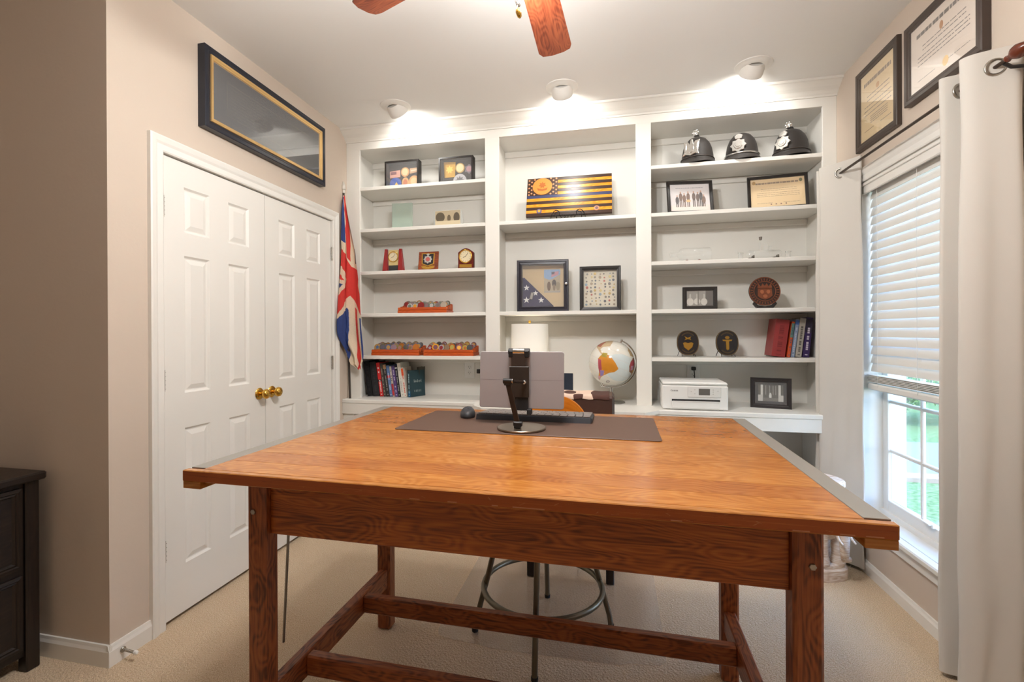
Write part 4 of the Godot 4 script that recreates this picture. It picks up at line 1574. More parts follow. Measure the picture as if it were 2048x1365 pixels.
func curtains() -> void:
	var ry := 2.125
	var rx := 3.1
	# rod with turned finials
	var t := thing("curtain_rod", "thin dark curtain rod with turned wooden finial above the window", "curtain rod")
	var b := B.new()
	b.tube([Vector3(rx, ry, 0.09), Vector3(rx, ry, 1.36)], 0.0065, 10)
	obj("rod", b, mat(rgb(62, 48, 38), 0.4, 0.4), t)
	var fm := mat(rgb(98, 44, 26), 0.22)
	obj("finial", turned([Vector2(0, 0), Vector2(0.009, 0), Vector2(0.011, 0.004), Vector2(0.008, 0.012), Vector2(0.012, 0.022), Vector2(0.021, 0.038), Vector2(0.022, 0.05), Vector2(0.016, 0.068), Vector2(0.006, 0.084), Vector2(0, 0.088)], Vector3(rx, ry, 1.355), Vector3(0, 0.04, 1)), fm, t, "reddish wooden finial")
	for z in [0.2, 1.345]:
		b = B.new()
		b.tube([Vector3(ROOM_W, ry - 0.02, z), Vector3(rx + 0.02, ry - 0.02, z), Vector3(rx, ry - 0.006, z)], 0.006, 8)
		b.span(Vector3(ROOM_W - 0.006, ry - 0.055, z - 0.014), Vector3(ROOM_W, ry + 0.02, z + 0.014), 0.002)
		obj("bracket", b, M.black, t)
	# plan of the folds (x, z)
	one_curtain("curtain", "white grommet curtain hanging between the bookcase and window", [Vector2(3.16, 0.05), Vector2(3.1, 0.062), Vector2(3.05, 0.085), Vector2(3.04, 0.1), Vector2(3.07, 0.118), Vector2(3.09, 0.125), Vector2(3.05, 0.132), Vector2(3.032, 0.15), Vector2(3.06, 0.19), Vector2(3.1, 0.243), Vector2(3.14, 0.298), Vector2(3.158, 0.33), Vector2(3.164, 0.325)], 2.185, 0.02, [[Vector3(rx, ry, 0.246), Vector3(-0.5, 0, 1)]])
	one_curtain("curtain", "white grommet curtain at the finial end of the rod", [Vector2(3.16, 1.085), Vector2(3.11, 1.09), Vector2(3.062, 1.11), Vector2(3.055, 1.135), Vector2(3.12, 1.158), Vector2(3.155, 1.175), Vector2(3.14, 1.2), Vector2(3.07, 1.225), Vector2(3.034, 1.255), Vector2(3.05, 1.285), Vector2(3.1, 1.308), Vector2(3.15, 1.328), Vector2(3.165, 1.322)], 2.185, 0.02, [[Vector3(rx, ry, 1.311), Vector3(-0.3, 0, 1)], [Vector3(rx, ry, 1.213), Vector3(-0.4, 0, 1)], [Vector3(rx, ry, 1.15), Vector3(0.3, 0, 1)]])
	# blind
	t = thing("window_blind", "white horizontal slat blind lowered most of the way down the window", "blind")
	var x := ROOM_W + 0.042
	b = B.new()
	b.span(Vector3(ROOM_W - 0.004, 1.985, 0.29), Vector3(ROOM_W + 0.008, 2.043, 1.144), 0.004)
	b.span(Vector3(ROOM_W - 0.010, 2.026, 0.29), Vector3(ROOM_W - 0.004, 2.043, 1.144), 0.003)
	obj("valance", b, M.trim, t)
	b = B.new()
	b.span(Vector3(ROOM_W + 0.016, 2.0, 0.292), Vector3(ROOM_W + 0.068, 2.043, 1.142), 0.002)
	obj("head_rail", b, M.white, t)
	var sm := mat(rgb(240, 238, 233), 0.45)
	sm.backlight_enabled = true
	sm.backlight = Color(0.3, 0.3, 0.29)
	b = B.new()
	b.sheet(5, 1, func(s, q): return Vector3((s - 0.5) * 0.051, 0.0022 - 0.009 * pow(s - 0.5, 2.0) * 4.0 * 0.25, lerpf(0.295, 1.139, q)), 0.0026)
	var slat := b.done()
	for k in 21:
		var y := 1.982 - k * 0.0452
		# room-side edge tipped down
		inst("slat", slat, sm, t, Transform3D(Basis(Vector3.BACK, deg_to_rad(75.0)), Vector3(x, y, 0)))
	for k in 6:
		inst("stacked_slat", slat, sm, t, Transform3D(Basis(), Vector3(x, 1.034 - k * 0.0068, 0)))
	b = B.new()
	b.span(Vector3(x - 0.026, 0.958, 0.294), Vector3(x + 0.026, 0.992, 1.14), 0.007)
	obj("bottom_rail", b, sm, t)
	for z in [0.40, 0.72, 1.04]:
		b = B.new()
		for s in [-1.0, 1.0]:
			b.tube([Vector3(x + s * 0.0285, 2.0, z), Vector3(x + s * 0.0285, 0.98, z)], 0.0009, 4)
		obj("ladder_cord", b, M.white, t)
	b = B.new()
	b.tube([Vector3(x - 0.034, 2.0, 0.345), Vector3(x - 0.034, 1.30, 0.345)], 0.0012, 5)
	var cd := obj("tilt_cord", b, M.white, t)
	obj("cord_tassel", turned([Vector2(0, 0), Vector2(0.003, 0), Vector2(0.006, 0.012), Vector2(0.006, 0.022), Vector2(0, 0.023)], Vector3(x - 0.034, 1.305, 0.345), Vector3(0, -1, 0), 10), M.white, cd)


# ---------------------------------------------------------------- framed pictures
func framed(called: String, label: String, category: String, w: float, h: float, fw: float, d: float, fm: Material, pic: Texture2D, where: Vector3, turn := 0.0, lean := 0.0, o := {}) -> Node3D:
	var t := thing(called, label, category, where, turn)
	t.rotation.x = -lean
	var c := Vector3(0, h * 0.5, 0)
	var b := B.new()
	b.ring(w, h, [Vector2(0.0, -d), Vector2(0, -0.003), Vector2(0.003, 0), Vector2(fw * 0.55, -0.001), Vector2(fw * 0.7, -0.004), Vector2(fw, -0.005), Vector2(fw, -0.012)], c)
	obj("frame", b, fm, t)
	b = B.new()
	b.span(Vector3(-w * 0.5 + 0.001, 0.001, -d), Vector3(w * 0.5 - 0.001, h - 0.001, -d + 0.003))
	obj("backing", b, M.black, t)
	var mw: float = o.get("mat", 0.0)
	var z: float = o.get("inner", -0.012)
	if mw > 0.0:
		b = B.new()
		b.ring(w - fw * 2, h - fw * 2, [Vector2(-0.002, z), Vector2(mw, z), Vector2(mw + 0.001, z - 0.0015)], c)
		obj("mat_board", b, o.get("mat_mat", M.paper), t)
		z -= 0.0015
	b = B.new()
	var e := (fw + mw) * 2.0 - 0.002
	b.card(w - e, h - e, c + Vector3(0, 0, z))
	obj("picture", b, print_mat(pic, 0.7), t)
	if o.get("glass", true):
		b = B.new()
		b.span(Vector3(-w * 0.5 + fw - 0.001, fw - 0.001, -0.0095), Vector3(w * 0.5 - fw + 0.001, h - fw + 0.001, -0.0075))
		obj("glass", b, M.picture_glass, t)
	if o.get("easel", false):
		b = B.new()
		b.xf = Transform3D(Basis(Vector3.RIGHT, lean + 0.28), Vector3(0, h * 0.55, -d))
		b.span(Vector3(-w * 0.12, -h * 0.55 * 1.02, -0.003), Vector3(w * 0.12, 0, 0))
		obj("easel_back", b, M.black, t)
	return t


func certificate(wpx: int, hpx: int, paper: Color, ink: Color, seed_: int) -> Canvas:
	var c := Canvas.new(wpx, hpx, paper)
	c.script_rows(0.1, 0.9, [0.16], 0.055, ink, seed_)
	c.script_rows(0.2, 0.85, [0.36, 0.42], 0.014, ink, seed_ + 1)
	c.script_rows(0.12, 0.9, [0.5, 0.56, 0.62], 0.012, ink, seed_ + 2)
	c.script_rows(0.12, 0.4, [0.85], 0.01, ink, seed_ + 3)
	c.script_rows(0.6, 0.9, [0.85], 0.01, ink, seed_ + 4)
	return c


func wall_pictures() -> void:
	# long shadow frame over the closet doors
	var c := Canvas.new(512, 160, rgb(34, 37, 46))
	c.rect(0.12, 0.24, 0.9, 0.77, rgb(70, 68, 62))
	c.rect(0.125, 0.255, 0.895, 0.755, rgb(38, 40, 47))
	for k in 9:
		c.script_rows(0.14, 0.44, [0.3 + k * 0.05], 0.025, rgb(62, 61, 58), 30 + k)
	var t := framed("shadow_frame", "long dark framed panel with gold inner edge above the closet doors", "picture frame", 0.97, 0.385, 0.036, 0.042, mat(rgb(30, 34, 46), 0.3), c.tex(), Vector3(0.043, 2.236, 0.82), PI / 2, 0.0)
	t.rotation.x = 0.0
	var b := B.new()
	b.ring(0.97 - 0.066, 0.385 - 0.066, [Vector2(0, -0.007), Vector2(0.002, 0.001), Vector2(0.01, -0.001), Vector2(0.014, -0.004), Vector2(0.02, -0.005), Vector2(0.024, -0.012)], Vector3(0, 0.1925, 0))
	obj("gold_liner", b, mat(rgb(216, 178, 118), 0.4, 0.5), t, "gold inner frame")
	# two certificates on the window wall
	c = certificate(220, 300, rgb(232, 206, 158), rgb(128, 104, 82), 5)
	c.disc(0.52, 0.3, 0.05, 0.04, rgb(206, 150, 80))
	c.script_rows(0.3, 0.8, [0.68, 0.71, 0.74, 0.77], 0.012, rgb(150, 126, 100), 8)
	framed("framed_certificate", "dark framed cream certificate on the window wall nearer the bookcase", "picture frame", 0.375, 0.415, 0.035, 0.022, mat(rgb(70, 58, 50), 0.4), c.tex(), Vector3(ROOM_W - 0.023, 2.213, 0.455), -PI / 2)
	c = certificate(320, 230, rgb(232, 218, 204), rgb(92, 82, 76), 9)
	c.disc(0.5, 0.29, 0.028, 0.06, rgb(188, 128, 62))
	c.disc(0.56, 0.85, 0.045, 0.07, rgb(226, 180, 76))
	framed("framed_certificate", "dark framed white certificate with gold seal above the curtain", "picture frame", 0.455, 0.345, 0.034, 0.03, mat(rgb(70, 58, 52), 0.4), c.tex(), Vector3(ROOM_W - 0.031, 2.256, 0.94), -PI / 2)


func union_flag() -> void:
	# cloth traced in a 356 x 1365 view of x 640..760, y 340..800 of the photograph
	var left := [[150, 138], [250, 129], [400, 124], [470, 126], [560, 122], [640, 115], [700, 112], [760, 106], [850, 100], [900, 97], [960, 98], [990, 105], [1010, 115], [1040, 130], [1060, 142], [1080, 152], [1100, 165], [1120, 175], [1150, 181], [1165, 208], [1188, 234]]
	var right := [[150, 147], [200, 152], [250, 160], [300, 170], [400, 192], [450, 203], [500, 213], [550, 217], [600, 225], [650, 231], [700, 236], [750, 240], [800, 243], [850, 246], [900, 247], [950, 250], [1000, 255], [1050, 260], [1100, 262], [1130, 260], [1150, 250], [1188, 238]]
	# The cloth hangs round the corner: along the closet wall (x = WX, towards the room), then along the bookcase (z = WZ).
	# c is the distance along the cloth from that corner, negative on the wall side.
	var WX := 0.026
	var WZ := 0.062
	var along := func(x: float, y: float) -> Vector2:
		var u := 640.0 + x / 2.967
		var v := 340.0 + y / 2.967
		var p := at(u, v, 2, WZ)
		if p.x < WX:
			p = at(u, v, 0, WX)
			return Vector2(WZ - p.z, p.y)
		return Vector2(p.x - WX, p.y)
	var tl := []
	var tr := []
	for q in left:
		tl.append(along.call(q[1], q[0]))
	for q in right:
		tr.append(along.call(q[1], q[0]))
	var look := func(tab: Array, y: float) -> float:
		for k in tab.size() - 1:
			if y >= tab[k + 1].y:
				return lerpf(tab[k].x, tab[k + 1].x, clampf((tab[k].y - y) / maxf(tab[k].y - tab[k + 1].y, 1e-5), 0, 1))
		return tab[tab.size() - 1].x
	var ytop: float = tl[0].y
	var ybot: float = minf(tl[tl.size() - 1].y, tr[tr.size() - 1].y)
	var cv := Canvas.new(176, 1060, rgb(222, 204, 178))
	# the print, drawn in the cloth's own layout: across from edge to edge, down from the hoist
	var px := func(a: Array) -> Array:
		var o := []
		var n := a.size() / 2
		for k in n:
			var j := (k + 1) % n
			for i in 5:
				var f := i / 5.0
				var c: Vector2 = along.call(lerpf(a[k * 2], a[j * 2], f), lerpf(a[k * 2 + 1], a[j * 2 + 1], f))
				var l: float = look.call(tl, c.y)
				var r: float = look.call(tr, c.y)
				o.append(Vector2(clampf((c.x - l) / maxf(r - l, 0.004), -0.5, 1.5), (ytop - c.y) / (ytop - ybot)))
		return o
	var red := rgb(206, 58, 52)
	var blue := rgb(46, 66, 124)
	cv.poly(px.call([120, 140, 139, 160, 141, 270, 148, 350, 157, 430, 155, 442, 126, 420, 110, 420]), blue)
	cv.poly(px.call([139, 140, 150, 140, 165, 300, 178, 450, 181, 545, 165, 520, 160, 420, 150, 300, 143, 230]), red)
	cv.poly(px.call([205, 470, 216, 470, 218, 560, 210, 560]), rgb(60, 60, 66))
	cv.poly(px.call([110, 480, 126, 468, 160, 522, 185, 575, 232, 600, 250, 600, 250, 640, 232, 645, 228, 690, 240, 740, 252, 850, 250, 872, 225, 822, 200, 777, 180, 747, 150, 777, 120, 832, 90, 870, 90, 780, 112, 735, 150, 690, 158, 655, 140, 600, 110, 570]), red)
	cv.poly(px.call([110, 566, 126, 572, 162, 650, 158, 672, 112, 738, 100, 744, 100, 715, 138, 668, 134, 648, 112, 600]), rgb(222, 204, 178))
	cv.poly(px.call([105, 620, 120, 622, 138, 655, 118, 652]), red)
	cv.poly(px.call([105, 672, 133, 678, 108, 706]), blue)
	cv.poly(px.call([90, 890, 105, 880, 150, 835, 165, 818, 172, 832, 176, 1130, 160, 1090, 130, 1040, 90, 985]), blue)
	cv.poly(px.call([202, 815, 216, 832, 232, 1000, 244, 1172, 232, 1190, 220, 1100, 212, 980, 205, 880]), red)
	cv.poly(px.call([238, 880, 262, 890, 275, 1100, 262, 1160, 252, 1080, 243, 960]), blue)
	cv.grainy(0.05, 12)
	var t := thing("flag_on_pole", "faded Union Jack hanging on a pole leaning beside the bookcase", "flag")
	var nu := 26
	var nv := 60
	var b := B.new()
	var pts := []
	var uvs := []
	for j in nv + 1:
		var y := lerpf(ytop, ybot, float(j) / nv)
		var l: float = look.call(tl, y)
		var r: float = look.call(tr, y)
		var row := []
		var ur := []
		for i in nu + 1:
			var f := float(i) / nu
			var c := lerpf(l, r, f)
			var fold: float = 0.014 * sin(f * 12.5 + j * 0.04) * min(1.0, j / 12.0)
			if c < 0.0:
				row.append(Vector3(WX + absf(fold) * 0.4, y, WZ - c + fold * 0.3))
			else:
				row.append(Vector3(WX + c, y, WZ + fold))
			ur.append(Vector2(f, float(j) / nv))
		pts.append(row)
		uvs.append(ur)
	for side in 2:
		for j in nv:
			for i in nu:
				var off := Vector3(0, 0, 0.0) if side == 0 else Vector3(0, 0, -0.0025)
				var a: Vector3 = pts[j][i] + off
				var bb: Vector3 = pts[j][i + 1] + off
				var c: Vector3 = pts[j + 1][i + 1] + off
				var d: Vector3 = pts[j + 1][i] + off
				if side == 0:
					b.tri(a, c, bb, uvs[j][i], uvs[j + 1][i + 1], uvs[j][i + 1], 1)
					b.tri(a, d, c, uvs[j][i], uvs[j + 1][i], uvs[j + 1][i + 1], 1)
				else:
					b.tri(a, bb, c, uvs[j][i], uvs[j][i + 1], uvs[j + 1][i + 1], 2)
					b.tri(a, c, d, uvs[j][i], uvs[j + 1][i + 1], uvs[j + 1][i], 2)
	obj("flag_cloth", b, print_mat(cv.tex(), 0.95), t)
	var top := at(687, 384, 2, 0.052)
	var foot := Vector3(0.045, CT + 0.002, 0.045)
	b = B.new()
	b.tube([foot, foot.lerp(top, 0.5), top], 0.008, 10)
	obj("pole", b, mat(rgb(58, 50, 44), 0.5), t)
	obj("finial", turned([Vector2(0, -0.01), Vector2(0.012, -0.01), Vector2(0.012, 0.012), Vector2(0.017, 0.016), Vector2(0.017, 0.036), Vector2(0.014, 0.05), Vector2(0.006, 0.07), Vector2(0, 0.078)], top, top - foot, 16), mat(rgb(206, 200, 190), 0.4, 0.3), t, "pale turned pole cap")


# ---------------------------------------------------------------- left bay
func shadow_box(label: String, x: float, w: float, h: float, d: float, z: float, y: float, turn := 0.0) -> Node3D:
	var t := thing("patch_shadow_box", label, "shadow box", Vector3(x, y, z), turn, "")
	var b := B.new()
	b.ring(w, h, [Vector2(0, -d), Vector2(0, 0), Vector2(0.011, 0), Vector2(0.011, -d + 0.012)], Vector3(0, h * 0.5, 0))
	obj("frame", b, M.black_frame, t)
	b = B.new()
	b.span(Vector3(-w * 0.5 + 0.001, 0.001, -d), Vector3(w * 0.5 - 0.001, h - 0.001, -d + 0.012))
	obj("backing", b, mat(rgb(46, 42, 42), 0.85), t)
	b = B.new()
	b.span(Vector3(-w * 0.5 + 0.01, 0.01, -0.005), Vector3(w * 0.5 - 0.01, h - 0.01, -0.003))
	obj("glass", b, M.picture_glass, t)
	return t


func patch(t: Node3D, called: String, poly: PackedVector2Array, z: float, col: Color, inner = null, rim := Color(0.6, 0.45, 0.3)) -> void:
	var b := B.new()
	b.prism(poly, z, z + 0.003, 0.001)
	var o := obj(called, b, mat(col, 0.8), t)
	if inner != null:
		b = B.new()
		b.prism(inner, z + 0.003, z + 0.0045, 0.0006)
		obj("emblem", b, mat(rim, 0.7), o)


func left_shelves() -> void:
	var b: B
	var t := shadow_box("black shadow box of patches, with a flag patch and blue round patch", 0.403, 0.262, 0.196, 0.062, -0.06, T1)
	var z := -0.05
	patch(t, "flag_patch", pv([-0.112, 0.085, -0.03, 0.091, -0.03, 0.142, -0.112, 0.136]), z, rgb(214, 158, 140), pv([-0.105, 0.11, -0.06, 0.112, -0.06, 0.132, -0.105, 0.13]), rgb(130, 74, 80))
	patch(t, "round_patch", oval(0.008, 0.125, 0.033, 0.036), z, rgb(204, 150, 92), oval(0.008, 0.125, 0.024, 0.027), rgb(232, 202, 150))
	patch(t, "name_patch", pv([0.045, 0.11, 0.113, 0.118, 0.113, 0.152, 0.045, 0.148]), z, rgb(200, 160, 122), pv([0.055, 0.124, 0.105, 0.129, 0.105, 0.14, 0.055, 0.136]), rgb(226, 200, 168))
	patch(t, "blue_patch", oval(-0.068, 0.045, 0.046, 0.044), z, rgb(40, 84, 178), star(-0.06, 0.035, 0.022, 3, 0.5), rgb(232, 196, 96))
	patch(t, "oval_patch", oval(0.01, 0.046, 0.028, 0.04), z, rgb(218, 166, 104), oval(0.01, 0.046, 0.016, 0.026), rgb(196, 110, 60))
	patch(t, "round_patch", oval(0.079, 0.05, 0.042, 0.045), z, rgb(222, 160, 98), oval(0.079, 0.05, 0.028, 0.03), rgb(240, 196, 140))
	t = shadow_box("black shadow box of patches, with a gold square badge and grey wheel patch", 0.815, 0.252, 0.19, 0.062, -0.06, T1)
	patch(t, "gold_patch", pv([-0.1, 0.058, -0.02, 0.06, -0.015, 0.168, -0.105, 0.172]), z, rgb(206, 158, 50), star(-0.06, 0.115, 0.03, 7, 0.6), rgb(246, 206, 92))
	patch(t, "round_patch", oval(0.018, 0.122, 0.034, 0.036), z, rgb(206, 168, 92), oval(0.018, 0.122, 0.027, 0.029), rgb(240, 222, 170))
	patch(t, "star_patch", star(0.085, 0.11, 0.036, 6, 0.75), z, rgb(128, 116, 124), oval(0.085, 0.11, 0.02, 0.02), rgb(190, 140, 146))
	patch(t, "wheel_patch", oval(0.016, 0.03, 0.05, 0.05), z, rgb(196, 194, 198), star(0.016, 0.03, 0.036, 9, 0.6), rgb(98, 96, 102))
	# glass award and crystal photo block
	t = thing("glass_plaque", "pale green rectangular glass plaque standing on the second shelf", "plaque", Vector3(0.381, T2, -0.12), 0.1)
	b = B.new()
	b.span(Vector3(-0.078, 0, -0.012), Vector3(0.078, 0.205, 0), 0.002)
	obj("slab", b, glass(0.55, rgb(184, 204, 190), 0.12), t)
	t = thing("crystal_photo_block", "curved crystal block with an engraved tree photo on the second shelf", "photo block", Vector3(0.75, T2, -0.075))
	b = B.new()
	b.prism(pv([-0.112, 0, 0.112, 0, 0.1, 0.118, 0.094, 0.125, -0.094, 0.122, -0.1, 0.116]), -0.03, 0.0, 0.006)
	obj("crystal", b, glass(0.3, rgb(225, 228, 222), 0.04), t)
	var c := Canvas.new(192, 96, rgb(176, 160, 132))
	c.disc(0.2, 0.45, 0.18, 0.35, rgb(92, 82, 66))
	c.disc(0.55, 0.55, 0.07, 0.25, rgb(100, 88, 70))
	c.disc(0.85, 0.5, 0.12, 0.35, rgb(90, 80, 66))
	c.rect(0, 0.72, 1, 1, rgb(206, 190, 158))
	b = B.new()
	b.card(0.188, 0.1, Vector3(0, 0.066, 0.0005))
	obj("picture", b, print_mat(c.tex(), 0.4), t)
	# desk clock between red obelisks
	t = thing("desk_clock", "gold desk clock set between two red lacquered pillars", "clock", Vector3(0.337, T3, -0.06))
	b = B.new()
	b.span(Vector3(-0.08, 0, -0.05), Vector3(0.08, 0.006, 0.02), 0.002)
	obj("base", b, M.black, t)
	for s in [-1.0, 1.0]:
		b = B.new()
		var r0 := 0.019
		var r1 := 0.009
		var q := []
		for y in [[0.006, r0], [0.165, r1]]:
			var cx: float = s * (0.061 if y[0] < 0.1 else 0.056)
			q.append([Vector3(cx - y[1], y[0], 0.015 - 0.02 + y[1]), Vector3(cx + y[1], y[0], -0.005 + y[1]), Vector3(cx + y[1], y[0], -0.005 - y[1]), Vector3(cx - y[1], y[0], -0.005 - y[1])])
		var mid := Vector3(s * 0.058, 0.08, -0.005)
		for k in 4:
			b.cface([q[0][k], q[0][(k + 1) % 4], q[1][(k + 1) % 4], q[1][k]], mid)
		b.cface(q[1].duplicate(), mid)
		obj("pillar", b, mat(rgb(148, 20, 24), 0.2), t, "red lacquered pillar")
	b = B.new()
	b.span(Vector3(-0.036, 0.006, -0.012), Vector3(0.036, 0.046, 0.0), 0.001)
	obj("name_plate", b, mat(rgb(42, 44, 46), 0.35), t)
	b = B.new()
	b.span(Vector3(-0.038, 0.046, -0.012), Vector3(0.038, 0.158, 0.0), 0.001)
	obj("panel", b, mat(rgb(214, 192, 134), 0.3, 0.4), t)
	clock_face(t, Vector3(0.0, 0.108, 0.001), 0.036)
	# shield plaque
	t = thing("shield_plaque", "wooden plaque with black shield and silver star badge, leaning back", "plaque", Vector3(0.61, T3, -0.04), 0.12)
	t.rotation.x = -0.25
	b = B.new()
	b.prism(pv([-0.065, 0, 0.065, 0, 0.072, 0.005, 0.072, 0.145, -0.072, 0.142, -0.072, 0.005]), -0.016, 0, 0.004)
	obj("board", b, tinted(M.leg, Color(0.95, 0.8, 0.66)), t)
	b = B.new()
	b.prism(pv([0, 0.026, 0.044, 0.045, 0.046, 0.13, -0.05, 0.128, -0.046, 0.045]), 0, 0.004, 0.001)
	obj("gold_border", b, M.gold, t)
	b = B.new()
	b.prism(pv([0, 0.034, 0.037, 0.05, 0.038, 0.123, -0.042, 0.121, -0.038, 0.05]), 0.004, 0.005)
	obj("shield", b, mat(rgb(26, 25, 30), 0.4), t)
	b = B.new()
	b.prism(star(-0.002, 0.08, 0.033, 8, 0.78), 0.005, 0.008, 0.001)
	b.prism(oval(-0.002, 0.117, 0.012, 0.008, 12), 0.005, 0.008, 0.001)
	var st := obj("star_badge", b, M.silver, t)
	b = B.new()
	b.prism(oval(-0.002, 0.08, 0.016, 0.016, 20), 0.008, 0.01, 0.001)
	obj("badge_centre", b, mat(rgb(176, 84, 76), 0.5), st)
	b = B.new()
	b.prism(pv([-0.05, 0.03, -0.04, 0.012, 0, 0.006, 0.04, 0.012, 0.05, 0.03, 0.03, 0.034, 0, 0.022, -0.03, 0.034]), 0, 0.005, 0.001)
	obj("scroll", b, M.gold, t)
	# arched clock
	t = thing("arched_clock", "small arched mahogany clock with a round cream dial", "clock", Vector3(0.887, T3, -0.055))
	b = B.new()
	var p := pv([-0.056, 0, 0.056, 0, 0.056, 0.118])
	for k in range(1, 9):
		p.append(Vector2(0.056 - 0.112 * k / 9.0, 0.118 + 0.03 * sin(PI * k / 9.0)))
	p.append(Vector2(-0.056, 0.118))
	b.prism(p, -0.035, 0, 0.004)
	obj("case", b, mat(rgb(96, 28, 22), 0.25), t)
	clock_face(t, Vector3(0, 0.09, 0.0005), 0.045)
	b = B.new()
	b.span(Vector3(-0.045, 0.012, 0), Vector3(0.045, 0.034, 0.002), 0.0005)
	obj("name_plate", b, M.gold, t)
	# coin racks
	coin_rack(0.559, T4, "wooden coin rack on the fourth shelf by itself", "rack on fourth shelf", [rgb(222, 160, 52), rgb(206, 204, 202), rgb(192, 192, 186), rgb(150, 40, 40), rgb(132, 130, 120), rgb(120, 136, 122), rgb(148, 128, 132), rgb(196, 184, 168)], 1)
	coin_rack(0.349, T5, "wooden coin rack directly above the leaning books", "rack above books", [rgb(196, 156, 92), rgb(112, 108, 92), rgb(86, 118, 170), rgb(158, 132, 146), rgb(142, 130, 76), rgb(108, 104, 122), rgb(176, 128, 120), rgb(196, 118, 40)], 2)
	coin_rack(0.756, T5, "wooden coin rack directly above the wall outlet", "rack above outlet", [rgb(150, 48, 50), rgb(222, 160, 34), rgb(176, 178, 190), rgb(150, 128, 104), rgb(206, 112, 40), rgb(120, 70, 84), rgb(190, 176, 92), rgb(60, 58, 58)], 3)
	left_books()
	outlet(0.843, 0.985, "white wall outlet in the bay above the counter, nothing plugged in", false)


func clock_face(t: Node3D, c: Vector3, r: float) -> void:
	var b := B.new()
	b.xf = Transform3D(Basis(), c)
	var rim := []
	for k in 28:
		var a := TAU * k / 28
		rim.append(Vector3(cos(a) * r, sin(a) * r, 0.001))
	b.tube(rim, r * 0.1, 8, true)
	var f := obj("dial_rim", b, M.brass, t)
	b = B.new()
	b.xf = Transform3D(Basis(), c)
	b.disc_at(Transform3D(), r * 0.95, 0.0015, 28)
	var d := obj("dial", b, mat(rgb(224, 210, 176), 0.35), t)
	b = B.new()
	b.xf = Transform3D(Basis(), c + Vector3(0, 0, 0.0016))
	for k in 12:
		var a := TAU * k / 12
		b.xf = Transform3D(Basis(Vector3.BACK, a), c + Vector3(0, 0, 0.0016))
		b.span(Vector3(-r * 0.02, r * 0.68, 0), Vector3(r * 0.02, r * 0.84, 0.0006))
	obj("hour_marks", b, mat(rgb(110, 84, 50), 0.5), d)
	b = B.new()
	for h in [[2.0, 0.45], [-0.7, 0.68]]:
		b.xf = Transform3D(Basis(Vector3.BACK, h[0]), c + Vector3(0, 0, 0.0022))
		b.span(Vector3(-r * 0.03, -r * 0.1, 0), Vector3(r * 0.03, r * h[1], 0.0006))
	obj("hands", b, mat(rgb(70, 44, 34), 0.5), d)


func colour_name(c: Color) -> String:
	if c.s < 0.16:
		return "silver" if c.v > 0.68 else ("pewter" if c.v > 0.36 else "black")
	var h := c.h * 360.0
	if h < 14.0 or h > 340.0:
		return "red"
	if h < 34.0:
		return "copper"
	if h < 58.0:
		return "gold" if c.v > 0.65 else "brass"
	if h < 180.0:
		return "green"
	return "blue" if h < 250.0 else "mauve"


func coin_rack(x: float, y: float, label: String, where: String, cols: Array, seed_: int) -> void:
	var w := 0.374
	var t := thing("coin_rack", label, "coin rack", Vector3(x, y, -0.05))
	var b := B.new(0)
	b.span(Vector3(-w / 2, 0, -0.16), Vector3(w / 2, 0.022, 0), 0.003)
	obj("base", b, M.rack, t)
	for k in 4:
		b = B.new(0)
		b.span(Vector3(-w / 2 + 0.002, 0.022, -0.034 - k * 0.04), Vector3(w / 2 - 0.002, 0.043 + k * 0.009, -0.0 - k * 0.04), 0.004)
		obj("step", b, M.rack, t)
	var r := RandomNumberGenerator.new()
	r.seed = 100 + seed_
	for row in 3:
		for k in 8:
			if row == 0 and k == 0 and seed_ == 1:
				continue
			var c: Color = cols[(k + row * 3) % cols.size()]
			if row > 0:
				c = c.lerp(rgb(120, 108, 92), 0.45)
			var rad := r.randf_range(0.02, 0.0255)
			var cx := x - w / 2 + 0.034 + k * 0.0435 + r.randf_range(-0.006, 0.006)
			var cy := y + 0.0435 + row * 0.009
			var cz := -0.05 - 0.037 - row * 0.04
			var inner: Color = cols[(k * 3 + row + 2) % cols.size()]
			var starred := (k + row) % 3 == 0
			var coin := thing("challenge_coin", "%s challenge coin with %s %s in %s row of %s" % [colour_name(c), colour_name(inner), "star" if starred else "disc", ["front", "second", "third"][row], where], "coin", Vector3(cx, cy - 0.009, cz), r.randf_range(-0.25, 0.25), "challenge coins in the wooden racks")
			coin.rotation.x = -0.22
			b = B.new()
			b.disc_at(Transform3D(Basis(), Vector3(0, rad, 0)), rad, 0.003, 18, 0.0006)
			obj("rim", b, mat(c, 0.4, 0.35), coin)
			b = B.new()
			if starred:
				b.prism(star(0, rad, rad * 0.68, 5 + k % 4, 0.55), 0.003, 0.0042, 0.0003)
			else:
				b.disc_at(Transform3D(Basis(), Vector3(0, rad, 0.003)), rad * 0.66, 0.001, 14, 0.0004)
			obj("emblem", b, mat(inner, 0.45, 0.25), coin)


